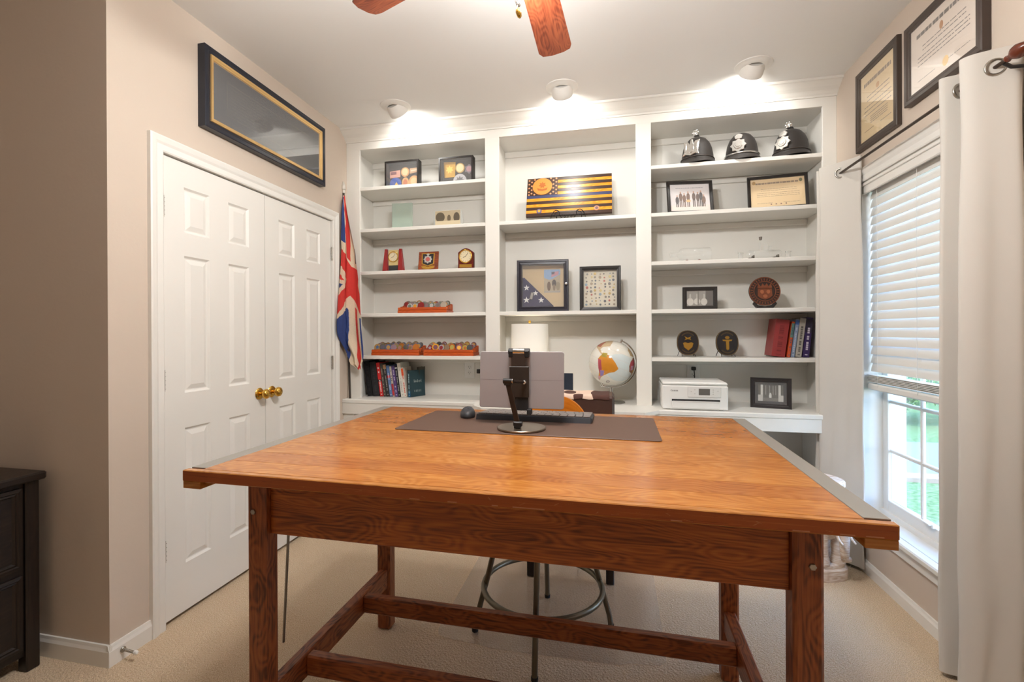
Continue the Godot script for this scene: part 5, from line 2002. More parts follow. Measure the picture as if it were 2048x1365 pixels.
func book(label: String, x: float, z: float, y: float, w: float, h: float, d: float, lean: float, cover: Color, band = null, pages := true, group := "", spine_marks := Color(0.85, 0.83, 0.8)) -> Node3D:
	# x is the foot of the spine's middle; lean > 0 tips the top to the left; z is the spine
	var t := thing("book", label, "book", Vector3(x, y + abs(sin(lean)) * w * 0.5, z), 0.0, group)
	t.rotation.z = lean
	var cm := mat(cover, 0.45)
	var b := B.new()
	b.span(Vector3(-w / 2, 0, -d), Vector3(-w / 2 + 0.002, h, -0.001), 0.0006)
	b.span(Vector3(w / 2 - 0.002, 0, -d), Vector3(w / 2, h, -0.001), 0.0006)
	b.span(Vector3(-w / 2, 0, -0.003), Vector3(w / 2, h, 0), 0.001)
	obj("cover", b, cm, t)
	b = B.new()
	b.span(Vector3(-w / 2 + 0.002, 0.003, -d + 0.003), Vector3(w / 2 - 0.002, h - 0.003, -0.003))
	obj("pages", b, M.paper, t)
	if band != null:
		b = B.new()
		b.span(Vector3(-w / 2 * 0.98, h * band[0], 0), Vector3(w / 2 * 0.98, h * band[1], 0.0006))
		obj("spine_band", b, mat(band[2], 0.5), t)
	b = B.new()
	var r := RandomNumberGenerator.new()
	r.seed = int(x * 1000)
	var yy := h * 0.14
	while yy < h * 0.84:
		var e := yy + r.randf_range(0.004, 0.013)
		if r.randf() < 0.72:
			b.span(Vector3(-w * 0.17, yy, 0), Vector3(w * 0.17, e, 0.0009))
		yy = e + 0.003
	b.span(Vector3(-w * 0.2, h * 0.05, 0), Vector3(w * 0.2, h * 0.075, 0.0009))
	obj("spine_title", b, mat(spine_marks, 0.5), t).set_meta("kind", "stuff")
	return t


func left_books() -> void:
	var y := CT
	var z := -0.1
	var g := "books leaning on the counter in the coin bay"
	var L := 0.135
	# label, foot x, width, height, depth, cover, band, marks
	var list := [
		["thick black ring binder at the wall end of the book row", 0.128, 0.04, 0.262, 0.17, rgb(22, 22, 24), null, rgb(40, 40, 44)],
		["black hardcover between the ring binder and the red book", 0.178, 0.05, 0.255, 0.17, rgb(32, 32, 36), null, rgb(48, 48, 52)],
		["bright red book with white spine lettering", 0.221, 0.026, 0.252, 0.16, rgb(206, 34, 38), [0.44, 0.5, rgb(60, 20, 22)], rgb(240, 220, 214)],
		["dark grey paperback beside the red book", 0.247, 0.02, 0.248, 0.15, rgb(72, 68, 64), null, rgb(150, 140, 124)],
		["black book with a tan patch at the top of its spine", 0.272, 0.024, 0.245, 0.15, rgb(44, 40, 42), [0.84, 0.97, rgb(176, 136, 100)], rgb(150, 142, 136)],
		["light blue book with a red spine band", 0.297, 0.022, 0.232, 0.15, rgb(92, 122, 172), [0.6, 0.68, rgb(206, 40, 56)], rgb(196, 206, 220)],
		["thin white and red book beside the light blue one", 0.318, 0.015, 0.226, 0.14, rgb(196, 186, 178), [0.04, 0.42, rgb(200, 44, 52)], rgb(70, 60, 66)],
		["purple book with a pale spine title", 0.34, 0.024, 0.228, 0.15, rgb(84, 62, 122), null, rgb(190, 178, 204)],
		["narrow black book with a small round mark on its spine", 0.363, 0.018, 0.228, 0.15, rgb(34, 34, 38), [0.92, 0.96, rgb(200, 200, 200)], rgb(150, 150, 152)],
		["tall white book standing above its neighbours", 0.388, 0.026, 0.252, 0.16, rgb(222, 218, 208), null, rgb(190, 186, 178)],
		["white book with orange and red spine patches", 0.41, 0.017, 0.218, 0.15, rgb(230, 220, 206), [0.72, 0.97, rgb(222, 92, 36)], rgb(206, 60, 44)],
	]
	for e in list:
		book(e[0], e[1], z, y, e[2], e[3], e[4], L, e[5], e[6], true, g, e[7])
	# the teal book stands turned so that its front cover shows
	var t := book("dark teal book, last of the row, turned to show its cover", 0.44, z + 0.0, y, 0.026, 0.195, 0.14, 0.05, rgb(34, 62, 70), [0.0, 0.22, rgb(30, 100, 146)], true, g, rgb(176, 206, 212))
	t.rotation.y = -0.5
	var b := B.new()
	for k in 5:
		b.span(Vector3(0.0131, 0.104, -0.105 + k * 0.016), Vector3(0.0137, 0.126 - 0.005 * (k % 2), -0.1 + k * 0.016))
		b.span(Vector3(0.0131, 0.034, -0.1 + k * 0.014), Vector3(0.0137, 0.05, -0.095 + k * 0.014))
	b.span(Vector3(0.0131, 0.11, -0.1), Vector3(0.0137, 0.114, -0.04))
	obj("cover_print", b, mat(rgb(150, 160, 156), 0.6), t).set_meta("kind", "stuff")
	t = book("dark olive book tucked behind the teal book", 0.478, -0.175, y, 0.02, 0.215, 0.11, 0.0, rgb(58, 54, 44), null, true, g, rgb(120, 112, 92))


func outlet(x: float, y: float, label: String, plugged: bool) -> void:
	var t := thing("wall_outlet", label, "outlet", Vector3(x, y, -0.299))
	var b := B.new()
	b.span(Vector3(-0.04, -0.06, 0), Vector3(0.04, 0.06, 0.005), 0.002)
	obj("cover_plate", b, M.white, t)
	for s in [-1.0, 1.0]:
		b = B.new()
		b.prism(oval(0, s * 0.021, 0.017, 0.015, 20, 0.8), 0.005, 0.007, 0.001)
		var r := obj("receptacle", b, M.white, t)
		b = B.new()
		b.span(Vector3(-0.0075, s * 0.021 - 0.002, 0.0068), Vector3(-0.0055, s * 0.021 + 0.007, 0.0074))
		b.span(Vector3(0.0055, s * 0.021 - 0.001, 0.0068), Vector3(0.0075, s * 0.021 + 0.006, 0.0074))
		b.disc_at(Transform3D(Basis(), Vector3(0, s * 0.021 - 0.008, 0.0066)), 0.0026, 0.0008, 10)
		obj("slots", b, M.black, r)
	if plugged:
		var pt := thing("power_plug", "black printer plug and cord in the wall outlet", "plug", Vector3(x, y + 0.021, -0.2915))
		b = B.new()
		b.span(Vector3(-0.014, -0.012, 0), Vector3(0.014, 0.012, 0.026), 0.004)
		obj("plug_body", b, M.black, pt)
		b = B.new()
		b.tube([Vector3(0, -0.004, 0.024), Vector3(0.002, -0.03, 0.03), Vector3(0.004, -0.08, 0.032), Vector3(0.0, -0.14, 0.05), Vector3(-0.02, -0.19, 0.06)], 0.0035, 8)
		obj("cord", b, M.black, pt)


# ---------------------------------------------------------------- middle bay
func centre_shelves() -> void:
	var b: B
	# wooden flag board on a wire easel
	var lean := 0.3
	var t := thing("wooden_flag", "wooden board flag with stained stripes and one blue line", "flag board", Vector3(1.605, T2 + 0.035, -0.055))
	t.rotation.x = -lean
	var W := 0.575
	var H := 0.298
	var dark := mat(rgb(62, 40, 30), 0.32)
	var blue := mat(rgb(62, 68, 104), 0.32)
	b = B.new()
	b.span(Vector3(-W / 2, 0, -0.022), Vector3(W / 2, H, -0.004), 0.001)
	obj("board", b, dark, t)
	var sm := wood(256, 64, 83, [rgb(206, 118, 20), rgb(236, 152, 42), rgb(250, 184, 78)], Vector2(0.4, 0.06), 0.25, 0.8)
	var sh := H / 13.0
	for k in 13:
		var y0 := H - (k + 1) * sh
		var x0 := -W / 2 if k > 5 else -W / 2 + 0.212
		b = B.new(0, Vector2(k * 0.13, k * 0.021))
		b.span(Vector3(x0, y0, -0.004), Vector3(W / 2, y0 + sh, 0.0), 0.0008)
		var m: Material = dark
		if k == 6:
			m = blue
		elif k % 2 == 1:
			m = sm
		obj("stripe", b, m, t)
	b = B.new()
	b.span(Vector3(-W / 2, H - sh * 6, -0.004), Vector3(-W / 2 + 0.212, H, 0.0), 0.0008)
	var un := obj("canton", b, mat(rgb(70, 48, 38), 0.32), t)
	b = B.new()
	b.prism(oval(-W / 2 + 0.106, H - sh * 3, 0.068, 0.066, 32), 0.0, 0.003, 0.001)
	var seal := obj("seal", b, mat(rgb(226, 146, 66), 0.3), t)
	b = B.new()
	var cc := Vector2(-W / 2 + 0.106, H - sh * 3)
	b.prism(pv([cc.x - 0.036, cc.y - 0.012, cc.x - 0.03, cc.y - 0.03, cc.x, cc.y - 0.036, cc.x + 0.03, cc.y - 0.03, cc.x + 0.036, cc.y - 0.012, cc.x + 0.02, cc.y - 0.018, cc.x, cc.y - 0.022, cc.x - 0.02, cc.y - 0.018]), 0.003, 0.0042)
	b.prism(star(cc.x, cc.y + 0.01, 0.026, 7, 0.6), 0.003, 0.0042)
	obj("engraving", b, mat(rgb(178, 98, 36), 0.4), seal)
	for q in [[0.012, 0.88], [0.012, 0.66], [0.012, 0.44], [0.012, 0.22], [0.012, 0.06], [0.03, 0.78], [0.03, 0.56], [0.03, 0.33], [0.03, 0.13], [0.05, 0.92], [0.05, 0.06], [0.162, 0.94], [0.162, 0.06], [0.18, 0.82], [0.18, 0.6], [0.18, 0.38], [0.18, 0.16], [0.2, 0.92], [0.2, 0.72], [0.2, 0.5], [0.2, 0.28], [0.2, 0.06]]:
		b = B.new()
		b.prism(star(-W / 2 + q[0] + 0.002, H - sh * 6 + q[1] * sh * 6, 0.0078, 5, 0.6), 0.0, 0.0015)
		obj("star", b, mat(rgb(226, 158, 110), 0.4), un)
	for q in [[-W / 2 + 0.09, rgb(96, 88, 132), rgb(206, 164, 60)], [W / 2 - 0.1, rgb(222, 150, 116), rgb(128, 100, 100)]]:
		b = B.new()
		b.disc_at(Transform3D(Basis(), Vector3(q[0], sh * 1.6, 0)), 0.018, 0.0025, 22, 0.0008)
		var em := obj("round_emblem", b, mat(q[1], 0.4), t)
		b = B.new()
		b.disc_at(Transform3D(Basis(), Vector3(q[0], sh * 1.6, 0.0025)), 0.01, 0.001, 16)
		obj("emblem_centre", b, mat(q[2], 0.4), em)
	t = thing("wire_easel", "black scrolled wire easel holding up the wooden flag", "easel", Vector3(1.605, T2, -0.05))
	b = B.new()
	for s in [-1.0, 1.0]:
		var sc := []
		for k in 22:
			var a := k * 0.42
			var r := 0.026 - k * 0.0009
			sc.append(Vector3(s * (0.075 + cos(a) * r), 0.04 + sin(a) * r, 0.012))
		b.tube(sc, 0.0028, 6)
		var s2 := []
		for k in 18:
			var a := PI + k * 0.4
			var r := 0.018 - k * 0.0007
			s2.append(Vector3(s * (0.035 + cos(a) * r), 0.022 + sin(a) * r, 0.012))
		b.tube(s2, 0.0028, 6)
		b.tube([Vector3(s * 0.115, 0.001, 0.02), Vector3(s * 0.112, 0.03, 0.012), Vector3(s * 0.1, 0.048, 0.008)], 0.003, 6)
		b.tube([Vector3(s * 0.1, 0.03, 0.012), Vector3(s * 0.09, 0.032, -0.03), Vector3(s * 0.085, 0.06, -0.055)], 0.003, 6)
		b.tube([Vector3(s * 0.085, 0.18, -0.085), Vector3(s * 0.085, 0.06, -0.058), Vector3(s * 0.085, 0.001, -0.13)], 0.003, 6)
	b.tube([Vector3(-0.112, 0.03, 0.012), Vector3(0.112, 0.03, 0.012)], 0.003, 6)
	b.tube([Vector3(0, 0.03, 0.012), Vector3(0, 0.001, 0.014)], 0.003, 6)
	b.tube([Vector3(-0.085, 0.12, -0.075), Vector3(0.085, 0.12, -0.075)], 0.003, 6)
	obj("wire_frame", b, mat(rgb(30, 24, 22), 0.4, 0.5), t)
	b = B.new()
	b.span(Vector3(-0.075, 0.05, 0.006), Vector3(0.07, 0.058, 0.009), 0.001)
	obj("name_bar", b, mat(rgb(70, 62, 54), 0.35, 0.6), t)
	# display case with folded flag
	t = thing("flag_display_case", "navy glass-front case with folded starry flag and photograph", "display case", Vector3(1.43, T4, -0.055), 0.06)
	var w := 0.35
	var h := 0.352
	var nv := mat(rgb(38, 36, 46), 0.35)
	b = B.new()
	b.ring(w, h, [Vector2(0, -0.075), Vector2(0, -0.003), Vector2(0.003, 0), Vector2(0.014, 0), Vector2(0.017, -0.004), Vector2(0.03, -0.002), Vector2(0.033, -0.008), Vector2(0.033, -0.07)], Vector3(0, h / 2, 0))
	obj("frame", b, nv, t)
	b = B.new()
	b.span(Vector3(-w / 2 + 0.002, 0.002, -0.075), Vector3(w / 2 - 0.002, h - 0.002, -0.068))
	obj("backing", b, mat(rgb(222, 198, 158), 0.85), t)
	b = B.new()
	b.span(Vector3(-w / 2 + 0.032, 0.032, -0.006), Vector3(w / 2 - 0.032, h - 0.032, -0.004))
	obj("glass", b, M.picture_glass, t)
	var c := Canvas.new(128, 176, rgb(150, 182, 220))
	c.poly([Vector2(0, 0.35), Vector2(0.3, 0.45), Vector2(0.5, 0.42), Vector2(0.72, 0.32), Vector2(1, 0.22), Vector2(1, 1), Vector2(0, 1)], rgb(190, 176, 150))
	c.poly([Vector2(0.48, 0.12), Vector2(0.9, 0.08), Vector2(0.88, 0.24), Vector2(0.44, 0.34)], rgb(206, 150, 162))
	c.poly([Vector2(0.46, 0.11), Vector2(0.66, 0.1), Vector2(0.64, 0.2), Vector2(0.46, 0.22)], rgb(92, 84, 106))
	c.disc(0.3, 0.72, 0.11, 0.2, rgb(110, 84, 62))
	c.disc(0.62, 0.6, 0.13, 0.16, rgb(72, 64, 58))
	c.disc(0.62, 0.78, 0.08, 0.14, rgb(140, 122, 100))
	c.disc(0.85, 0.72, 0.13, 0.18, rgb(160, 146, 118))
	c.rect(0, 0.93, 1, 1, rgb(176, 170, 164))
	c.grainy(0.12, 21)
	b = B.new()
	b.card(0.112, 0.16, Vector3(0.062, 0.213, -0.067))
	obj("photograph", b, print_mat(c.tex(), 0.5), t)
	b = B.new()
	b.prism(pv([-w / 2 + 0.034, 0.034, 0.07, 0.034, 0.072, 0.04, -w / 2 + 0.048, 0.236, -w / 2 + 0.034, 0.236]), -0.067, -0.035, 0.006)
	var ff := obj("folded_flag", b, mat(rgb(44, 42, 84), 0.95), t)
	for q in [[-0.112, 0.166, 0.022], [-0.113, 0.082, 0.024], [-0.05, 0.128, 0.02], [-0.012, 0.08, 0.022]]:
		b = B.new()
		b.prism(star(q[0], q[1], q[2], 5, 0.4), -0.035, -0.0335)
		obj("star", b, mat(rgb(236, 234, 232), 0.9), ff)
	b = B.new()
	b.xf = Transform3D(Basis(Vector3.BACK, -0.25), Vector3(-0.078, 0.105, -0.032))
	b.span(Vector3(-0.012, -0.022, 0), Vector3(0.012, 0.03, 0.012), 0.005)
	obj("watch_case", b, M.silver, t, "small silver pocket case")
	obj("door_knob", turned([Vector2(0, 0), Vector2(0.004, 0), Vector2(0.004, 0.006), Vector2(0.009, 0.011), Vector2(0.0085, 0.018), Vector2(0, 0.02)], Vector3(w / 2 - 0.016, 0.185, 0), Vector3(0, 0, 1), 16), M.silver, t)
	# framed collection of pins
	w = 0.268
	h = 0.297
	c = Canvas.new(64, 72, rgb(226, 218, 198))
	t = framed("pin_collection_frame", "black framed collection of many small pins and badges", "picture frame", w, h, 0.026, 0.045, M.black_frame, c.tex(), Vector3(1.813, T4, -0.06), 0.0, 0.0, {"inner": -0.028})
	b = B.new()
	var r := RandomNumberGenerator.new()
	r.seed = 77
	var cols := [rgb(120, 116, 110), rgb(80, 88, 100), rgb(190, 160, 90), rgb(150, 132, 110), rgb(206, 184, 120), rgb(96, 92, 84), rgb(170, 84, 70), rgb(130, 150, 162)]
	var groups := []
	for k in cols.size():
		groups.append(B.new())
	for j in 10:
		for i in 7:
			var gx := -0.088 + i * 0.0295 + r.randf_range(-0.006, 0.006)
			var gy := 0.045 + j * 0.0225 + r.randf_range(-0.004, 0.004)
			var g: B = groups[r.randi() % cols.size()]
			var s := r.randf_range(0.0045, 0.0095)
			var tr := Transform3D(Basis(), Vector3(gx, gy, -0.0278))
			if r.randf() < 0.3:
				g.prism(star(gx, gy, s, 5 + r.randi() % 3, 0.55), -0.0278, -0.0255)
			else:
				g.disc_at(tr, s, 0.0022, 12, 0.0006)
	for k in cols.size():
		var o := obj("pins", groups[k], mat(cols[k], 0.4, 0.4), t)
		o.set_meta("kind", "stuff")
	# table lamp
	var lx := 1.335
	t = thing("table_lamp", "table lamp with a white drum shade behind the tablet", "lamp", Vector3(lx, CT + 0.002, -0.09))
	obj("lamp_base", turned([Vector2(0, 0), Vector2(0.07, 0), Vector2(0.07, 0.012), Vector2(0.03, 0.02), Vector2(0.05, 0.07), Vector2(0.06, 0.13), Vector2(0.045, 0.19), Vector2(0.015, 0.22), Vector2(0.012, 0.26), Vector2(0, 0.26)], Vector3.ZERO, Vector3.UP, 32), M.brass, t)
	var shm := mat(rgb(245, 244, 241), 0.9)
	shm.backlight_enabled = true
	shm.backlight = Color(0.7, 0.69, 0.67)
	obj("lamp_shade", turned([Vector2(0.132, 0.25), Vector2(0.127, 0.527), Vector2(0.125, 0.527), Vector2(0.13, 0.25)], Vector3.ZERO, Vector3.UP, 40), shm, t, "white fabric drum shade")
	b = B.new()
	b.tube([Vector3(0, 0.255, 0), Vector3(0, 0.535, 0)], 0.003, 6)
	for k in 3:
		var a := k * TAU / 3
		b.tube([Vector3(0, 0.52, 0), Vector3(cos(a) * 0.126, 0.52, sin(a) * 0.126)], 0.0018, 5)
	var hp := obj("harp", b, M.brass, t)
	b = B.new()
	b.ball(Vector3(0, 0.543, 0), Vector3.ONE * 0.01, 12, 8)
	obj("lamp_finial", b, M.brass, hp)
	var bulb := obj("bulb", turned([Vector2(0, 0), Vector2(0.014, 0), Vector2(0.016, 0.02), Vector2(0.028, 0.05), Vector2(0.028, 0.07), Vector2(0.016, 0.088), Vector2(0, 0.092)], Vector3(0.0, 0.3, 0.012), Vector3.UP, 18), glow(Color(1.0, 0.94, 0.84), 4.0), t)
	var l := OmniLight3D.new()
	l.name = "table_lamp_light"
	l.light_color = Color(1.0, 0.96, 0.9)
	l.light_energy = 0.02
	l.light_size = 0.025
	l.omni_range = 6.0
	l.omni_attenuation = 2.0
	l.shadow_enabled = true
	l.position = Vector3(0, 0.36, 0.012)
	t.add_child(l)
	# globe
	globe()
	# dark book behind the tablet
	t = thing("navy_book", "dark navy hardcover standing upright behind the tablet", "book", Vector3(1.6, CT + 0.002, 0.06))
	b = B.new()
	b.span(Vector3(-0.042, 0, -0.02), Vector3(0.042, 0.205, 0.005), 0.003)
	obj("cover", b, mat(rgb(30, 40, 54), 0.5), t)
	b = B.new()
	b.span(Vector3(-0.04, 0.003, -0.0175), Vector3(0.0425, 0.2053, 0.0025))
	obj("pages", b, M.paper, t)


func globe() -> void:
	var R := 0.15
	var c := Canvas.new(512, 256, rgb(226, 222, 212))
	# ocean tint, then lands (x: 0..1 round, y: 0..1 north to south); the middle faces the room
	c.disc(0.56, 0.5, 0.13, 0.2, rgb(206, 214, 214))
	for k in 9:
		c.rect(0, 0.1 * (k + 1) - 0.001, 1, 0.1 * (k + 1) + 0.001, rgb(208, 204, 196))
	var sa := [0.40, 0.40, 0.45, 0.40, 0.5, 0.46, 0.535, 0.52, 0.52, 0.58, 0.49, 0.62, 0.465, 0.68, 0.44, 0.74, 0.425, 0.82, 0.41, 0.8, 0.415, 0.66, 0.40, 0.56, 0.375, 0.5, 0.385, 0.44]
	var af := [0.62, 0.36, 0.66, 0.30, 0.74, 0.29, 0.8, 0.36, 0.83, 0.46, 0.8, 0.5, 0.78, 0.6, 0.74, 0.7, 0.71, 0.72, 0.69, 0.64, 0.68, 0.52, 0.63, 0.5, 0.61, 0.43]
	var na := [0.12, 0.14, 0.3, 0.1, 0.38, 0.18, 0.4, 0.26, 0.35, 0.32, 0.345, 0.37, 0.39, 0.41, 0.385, 0.43, 0.33, 0.39, 0.27, 0.36, 0.24, 0.28, 0.16, 0.22]
	var eu := [0.6, 0.2, 0.66, 0.12, 0.9, 0.1, 0.98, 0.2, 0.92, 0.34, 0.86, 0.4, 0.8, 0.36, 0.72, 0.28, 0.62, 0.28]
	var conv := func(a: Array) -> Array:
		var o := []
		for k in range(0, a.size(), 2):
			o.append(Vector2(a[k], a[k + 1]))
		return o
	c.poly(conv.call(sa), rgb(206, 136, 48))
	c.poly(conv.call([0.375, 0.5, 0.4, 0.5, 0.43, 0.62, 0.42, 0.7, 0.4, 0.62]), rgb(172, 74, 84))
	c.poly(conv.call([0.42, 0.64, 0.45, 0.62, 0.455, 0.7, 0.43, 0.74]), rgb(148, 122, 176))
	c.poly(conv.call([0.41, 0.74, 0.435, 0.74, 0.42, 0.83, 0.405, 0.82]), rgb(206, 150, 158))
	c.poly(conv.call([0.385, 0.4, 0.42, 0.38, 0.43, 0.44, 0.39, 0.46]), rgb(170, 150, 70))
	c.poly(conv.call(af), rgb(132, 90, 62))
	c.poly(conv.call([0.615, 0.38, 0.66, 0.31, 0.69, 0.36, 0.68, 0.44, 0.63, 0.48]), rgb(176, 74, 90))
	c.poly(conv.call([0.63, 0.42, 0.67, 0.4, 0.68, 0.46, 0.64, 0.48]), rgb(196, 150, 176))
	c.poly(conv.call([0.66, 0.47, 0.71, 0.46, 0.72, 0.53, 0.68, 0.53]), rgb(204, 148, 70))
	c.poly(conv.call(na), rgb(196, 172, 140))
	c.poly(conv.call([0.2, 0.24, 0.3, 0.22, 0.33, 0.34, 0.27, 0.35]), rgb(176, 112, 96))
	c.poly(conv.call(eu), rgb(186, 160, 120))
	c.disc(0.93, 0.66, 0.045, 0.07, rgb(190, 130, 76))
	c.rect(0, 0.93, 1, 1, rgb(214, 190, 182))
	c.disc(0.52, 0.78, 0.018, 0.036, rgb(168, 158, 156))
	c.disc(0.52, 0.78, 0.009, 0.018, rgb(214, 206, 198))
	var gm := print_mat(c.tex(), 0.14)
	gm.texture_repeat = true
	var t := thing("desk_globe", "pearl-white desk globe with coloured continents on a chrome stand", "globe", Vector3(1.885, CT + 0.002, -0.1))
	var cy := 0.262
	var axis := Basis(Vector3.BACK, -0.41)
	var b := B.new()
	b.xf = Transform3D(axis * Basis(Vector3.UP, -PI / 2 + 0.12), Vector3(0, cy, 0))
	# sphere whose print runs round from west to east
	var n := 48
	var m := 24
	for j in m:
		for i in n:
			var q := []
			var uv := []
			for e in [[i, j + 1], [i + 1, j + 1], [i + 1, j], [i, j]]:
				var lo: float = TAU * e[0] / n
				var la: float = PI / 2 - PI * e[1] / m
				q.append(Vector3(-cos(lo) * cos(la), sin(la), sin(lo) * cos(la)) * R)
				uv.append(Vector2(float(e[0]) / n, float(e[1]) / m))
			if j < m - 1:
				b.tri(q[0], q[1], q[2], uv[0], uv[1], uv[2], 1)
			if j > 0:
				b.tri(q[0], q[2], q[3], uv[0], uv[2], uv[3], 1)
	obj("sphere", b, gm, t)
	var arc := []
	for k in 25:
		var a := PI / 2 - PI * k / 24.0
		arc.append(Vector3(0, cy, 0) + axis * Vector3(cos(a) * 0.163, sin(a) * 0.163, -0.0))
	b = B.new()
	b.tube(arc, 0.0045, 8)
	obj("meridian_arm", b, M.chrome, t)
	b = B.new()
	for s in [-1.0, 1.0]:
		var d: Vector3 = axis * Vector3(0, s, 0)
		b.tube([Vector3(0, cy, 0) + d * 0.148, Vector3(0, cy, 0) + d * 0.172], 0.007, 10)
	obj("axis_pin", b, M.chrome, t)
	b = B.new()
	b.tube([Vector3(0.0, cy - 0.163, 0), Vector3(0, 0.05, 0), Vector3(0, 0.012, 0)], 0.008, 12)
	obj("stem", b, M.chrome, t)
	obj("base", turned([Vector2(0, 0), Vector2(0.086, 0), Vector2(0.088, 0.004), Vector2(0.08, 0.01), Vector2(0.02, 0.018), Vector2(0, 0.018)], Vector3.ZERO, Vector3.UP, 40), mat(rgb(160, 158, 150), 0.25, 0.8), t)


# ---------------------------------------------------------------- right bay
func helmet(label: String, x: float, turn: float, style: int) -> void:
	var t := thing("police_helmet", label, "helmet", Vector3(x, T1, -0.13), turn, "police helmets on the top shelf")
	t.scale = Vector3.ONE * 1.03
	var prof := [Vector2(0, 0.192), Vector2(0.03, 0.189), Vector2(0.056, 0.175), Vector2(0.077, 0.15), Vector2(0.09, 0.118), Vector2(0.097, 0.08), Vector2(0.1, 0.05), Vector2(0.104, 0.036), Vector2(0.118, 0.016), Vector2(0.128, 0.004), Vector2(0.129, 0.0), Vector2(0.124, 0.0), Vector2(0.1, 0.03)]
	var felt := mat(rgb(44, 39, 36), 0.62)
	felt.rim_enabled = true
	felt.rim = 0.4
	var n := prof.size() - 1
	var b := B.new()
	b.sheet(36, n, func(s, q):
		var p: Vector2 = prof[int(round(q * n))]
		var a: float = s * TAU
		var lift: float = 0.0 if p.y > 0.06 else (1.0 - p.y / 0.06) * 0.016 * pow(abs(cos(a)), 2.0)
		return Vector3(cos(a) * p.x * (0.92 if p.x < 0.105 else 0.88), p.y + lift, -sin(a) * p.x * 1.12))
	obj("shell", b, felt, t)
	b = B.new()
	var band := []
	for k in 40:
		var a := TAU * k / 40
		band.append(Vector3(cos(a) * 0.0955, 0.044 + 0.006 * pow(abs(cos(a)), 2.0), -sin(a) * 0.116))
	b.tube(band, 0.0055 if style == 1 else 0.003, 6, true)
	obj("hat_band", b, M.silver if style == 1 else mat(rgb(70, 62, 56), 0.4), t)
	# badge on the front
	var bt := Transform3D(Basis(Vector3.RIGHT, -0.2), Vector3(0, 0.093, 0.108))
	b = B.new()
	b.xf = bt
	if style == 0:
		b.prism(pv([-0.05, -0.045, -0.03, -0.035, 0, -0.045, 0.03, -0.035, 0.05, -0.045, 0.042, -0.02, 0.046, 0.035, 0.05, 0.05, 0.022, 0.048, 0.012, 0.03, 0.006, 0.06, 0, 0.064, -0.006, 0.06, -0.012, 0.03, -0.022, 0.048, -0.05, 0.05, -0.046, 0.035, -0.042, -0.02]), 0, 0.007, 0.002)
		b.prism(oval(0, -0.003, 0.018, 0.026, 20), 0.007, 0.012, 0.002)
		b.prism(oval(-0.034, 0.01, 0.007, 0.03, 12), 0.007, 0.011, 0.002)
		b.prism(oval(0.034, 0.01, 0.007, 0.03, 12), 0.007, 0.011, 0.002)
	else:
		b.prism(star(0, -0.004, 0.046, 8, 0.8), 0, 0.006, 0.002)
		b.prism(oval(0, -0.004, 0.024, 0.024, 24), 0.006, 0.011, 0.002)
		b.prism(oval(0, -0.004, 0.014, 0.014, 20), 0.011, 0.013, 0.001)
		b.prism(pv([-0.018, 0.036, 0.018, 0.036, 0.024, 0.056, 0.012, 0.066, 0, 0.07, -0.012, 0.066, -0.024, 0.056]), 0, 0.008, 0.002)
	obj("badge", b, M.silver, t, "silver coat-of-arms badge" if style == 0 else "silver crowned star badge")
	if style != 1:
		b = B.new()
		b.tube([Vector3(0, 0.2, 0.03), Vector3(0, 0.205, 0.0), Vector3(0, 0.188, -0.05), Vector3(0, 0.15, -0.09)], 0.012, 10, false, 0.006)
		obj("comb", b, felt, t)
		b = B.new()
		b.ball(Vector3(0, 0.214, 0.032), Vector3(0.02, 0.02, 0.014), 14, 10)
		for k in 6:
			var a := TAU * k / 6
			b.ball(Vector3(cos(a) * 0.015, 0.214 + sin(a) * 0.015, 0.04), Vector3(0.008, 0.008, 0.006), 8, 6)
		obj("rose_ornament", b, M.silver, t)


